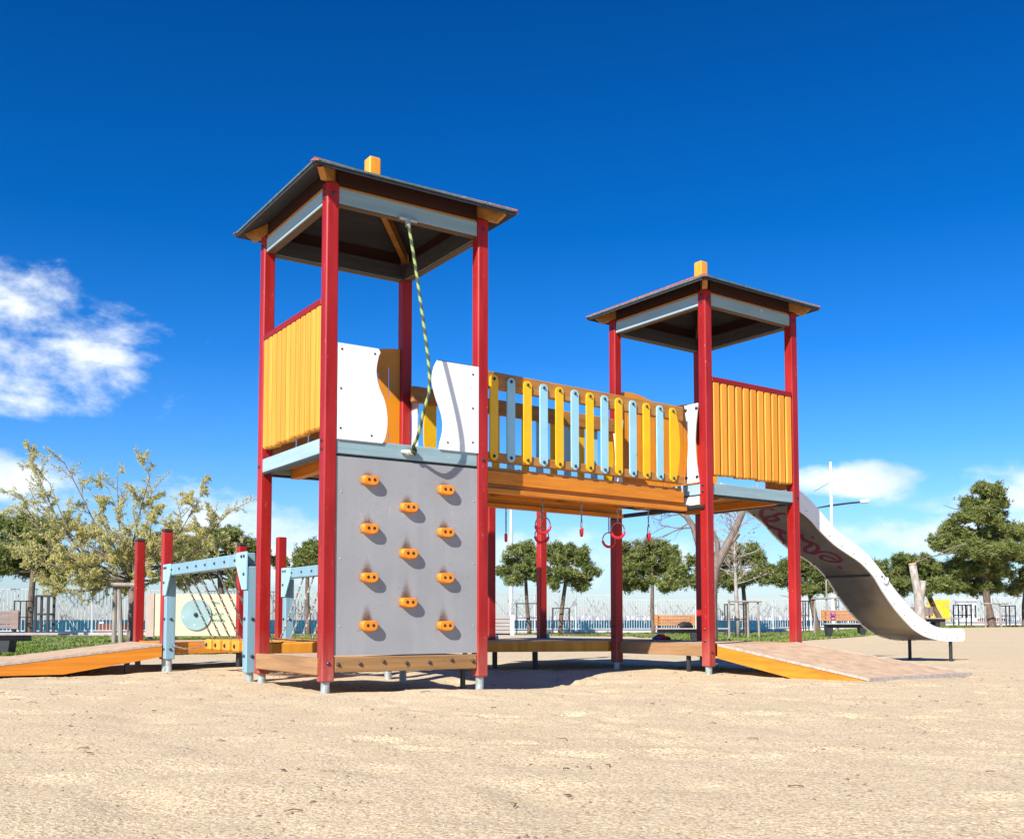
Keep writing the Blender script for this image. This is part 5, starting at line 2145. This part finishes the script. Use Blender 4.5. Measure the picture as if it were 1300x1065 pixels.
part(MB().tube([(x, y, 8.55), (x + .5, y - .1, 8.75)], [.05, .04], 8), 'lamp_head', M['dark'], l2)

# --- slatted box and steps under the light pole -------------------------------------------------------------------
M['greyslat'] = wood('grey_timber_slats', (.42, .37, .34), (.30, .26, .24), 'x', .8)
D = 44
x, y = PX(618, D)
bx = thing('planter_box', 'grey slatted timber planter with a white end behind the low deck', 'planter', None, (x, y, ground_z(x, y)), -YAW)
s1 = D / 1316.4
zt_ = .4424 + (786.6 - 781) * s1 - ground_z(x, y)
for k in range(5):
    h0 = .12 + k * (zt_ - .12) / 5
    part(MB().box(0, 30 * s1, 0, .06, h0, h0 + (zt_ - .12) / 5 - .02, .004), 'slat', M['greyslat'], bx)
part(MB().box(0.02, 30 * s1 - .02, .062, .6, 0, zt_ - .05), 'core', M['dark'], bx)
part(MB().box(30 * s1 + .002, 35 * s1, -.03, .62, -.05, zt_ + .02, .006), 'end_board', M['lampw'], bx)
part(MB().box(-.5, 80 * s1, -.9, -.02, -.1, .06, .01), 'step', M['greyslat'], bx)


# --- tree guards and stakes -----------------------------------------------------------------------------------------
def guard(u0, u1, vt, D, label, rails=(1.0, .55), mt='dark', r=.022, dep=.55):
    x, y = PX((u0 + u1) / 2, D)
    z0 = ground_z(x, y)
    s1 = D / 1316.4
    w = (u1 - u0) * s1 / 2
    h = .4424 + (786.6 - vt) * s1 - z0
    t_ = thing('tree_guard', label, 'tree guard', 'metal guards around the park trees', (x, y, z0), -YAW)
    for sx in (-1, 1):
        for sy in (0, dep):
            part(MB().box(sx * w - r, sx * w + r, sy - r, sy + r, -.1, h), 'upright', M[mt], t_)
    for k in rails:
        for sy in (0, dep):
            part(MB().box(-w + r, w - r, sy - r * .8, sy + r * .8, h * k - .05, h * k - .05 + r * 1.8), 'rail', M[mt], t_)
        for sx in (-1, 1):
            part(MB().box(sx * w - r * .8, sx * w + r * .8, r, dep - r, h * k - .05, h * k - .05 + r * 1.8), 'rail', M[mt], t_)
    return t_


guard(19, 34, 762, 44, 'black metal tree guard left of its twin by the left pine')
guard(46, 62, 756, 44, 'black metal tree guard with wide uprights nearest the left ramp', mt='dark', r=.045)
guard(656, 683, 765, 48.5, 'thin metal guard around the leaning pine under the bridge', mt='dark')
guard(702, 723, 771, 48, 'thin metal guard around the straight-trunked pine')
guard(923, 947, 766, 44, 'dark metal guard behind the white sapling')
guard(1019, 1026, 762, 50, 'narrow dark metal guard left of the wooden stakes under the slide')
guard(1216, 1232, 767, 48, 'dark metal guard right of the yellow sheet')
guard(1276, 1288, 768, 47, 'dark metal guard at the right edge beside the tall pine')
M['stake'] = mat('weathered_stake', (.36, .31, .27), (.22, .19, .16), .9, 12, (1, 1, .2), bump=.3)


def stakes(posts, rail, D, label, r=.045):
    t_ = thing('tree_stakes', label, 'tree stakes')
    for (ub, ut, vt) in posts:
        x, y = PX(ub, D)
        part(MB().tube([(x, y, ground_z(x, y) - .1), PXZ(ut, vt, D)], [r, r * .85], 9), 'stake', M['stake'], t_)
    a, c_ = rail
    n_ = Vector((SINY, COSY, 0)) * -(r * 1.7)
    part(MB().tube([PXZ(*a, D) + n_, PXZ(*c_, D) + n_], r * .8, 8), 'crossbar', M['stake'], t_)
    return t_


stakes([(146.5, 146, 741), (155.5, 151, 742)], ((142, 742), (174, 742.5)), 29.3, 'two leaning wooden stakes with a crossbar beside the spring tree', .07)
stakes([(925, 925, 761), (949, 949, 762), (963, 962, 763)], ((924, 763), (966, 763.5)), 39.2, 'wooden stakes with a crossbar around the white sapling')
stakes([(1033, 1034, 758), (1049, 1049, 736), (1061, 1060, 759)], ((1029, 760), (1065, 759)), 44, 'wooden stakes with a crossbar behind the bench under the slide')
stakes([(1250, 1250, 765), (1270, 1268, 765)], ((1244, 766), (1279, 766)), 45.2, 'wooden stakes with a crossbar around the tallest pine')

# --- yellow sheet on the fence, kiosk, boats -------------------------------------------------------------------------
M['ysheet'] = mat('yellow_sheet', (.90, .62, .02), (.80, .45, .01), .6, 4)
X0 = (1175 - 650) / 1316.4 * 59
X1 = (1207 - 650) / 1316.4 * 59
b = MB()
n = 10
vs = []
for i in range(n + 1):
    X = X0 + (X1 - X0) * i / n
    x, y = G(X, fence_d(X) - .022 + .006 * math.sin(i * 1.7))
    s1 = fence_d(X) / 1316.4
    vs += [(x, y, .4424 + (786.6 - 788 + .6 * math.sin(i)) * s1), (x, y, .4424 + (786.6 - 761) * s1)]
b.add(vs, [(2 * i, 2 * i + 2, 2 * i + 3, 2 * i + 1) for i in range(n)])
o = tag(part(b, 'yellow_sheet', M['ysheet'], None), 'bright yellow sheet hung on the fence right of the slide', 'sheet')
sm_ = o.modifiers.new('thickness', 'SOLIDIFY')
sm_.thickness = .006
D = 61.2
x, y = PX(1216, D)
kz = ground_z(x, y)
ki = thing('kiosk', 'small white waterfront kiosk with dark windows behind the fence', 'kiosk', None, (x, y, kz), -YAW)
s1 = D / 1316.4
part(MB().box(0, 24 * s1, 0, .6, .2, 1.42, .01), 'wall', M['lampw'], ki)
part(MB().box(-.1, 25 * s1, -.1, .65, 1.422, 1.56, .01), 'roof', M['lampw'], ki)
for k in range(4):
    part(MB().box(.12 + k * .26, .30 + k * .26, -.012, -.001, .45, 1.2), 'window', M['dark'], ki)
M['hull'] = mat('rusty_hull', (.22, .07, .04), (.12, .05, .035), .8, .8)


def boat(u0, u1, vt, D, label, m_):
    x, y = PX(u0, D)
    s1 = D / 1316.4
    L = (u1 - u0) * s1
    t_ = thing('barge', label, 'barge', None, (x, y, -1.4), -YAW)
    h = .4424 + (786.6 - vt) * s1 + 1.4
    b = MB()
    w = L * .11
    out = [(0, 0), (.06 * L, -w), (.85 * L, -w), (L, 0), (.85 * L, w), (.06 * L, w)]
    b.prism(out, lambda a, c_: (a + .02 * L * 0, c_ * .8, -.3), lambda a, c_: (a, c_, h))
    part(b, 'hull', M['hull'], t_)
    part(MB().box(.1 * L, .24 * L, -w * .6, w * .6, h + .001, h * 1.18), 'deckhouse', M['lampw'], t_)
    part(MB().box(.3 * L, .8 * L, -w * .6, w * .6, h + .001, h * 1.05), 'hatch', M['dark'], t_)
    return t_


boat(124, 164, 791, 150, 'small rust-brown barge on the sea left of the spring tree trunk', 'hull')
boat(1231, 1276, 784.5, 300, 'dark brown barge on the sea behind the right-hand guards', 'hull')
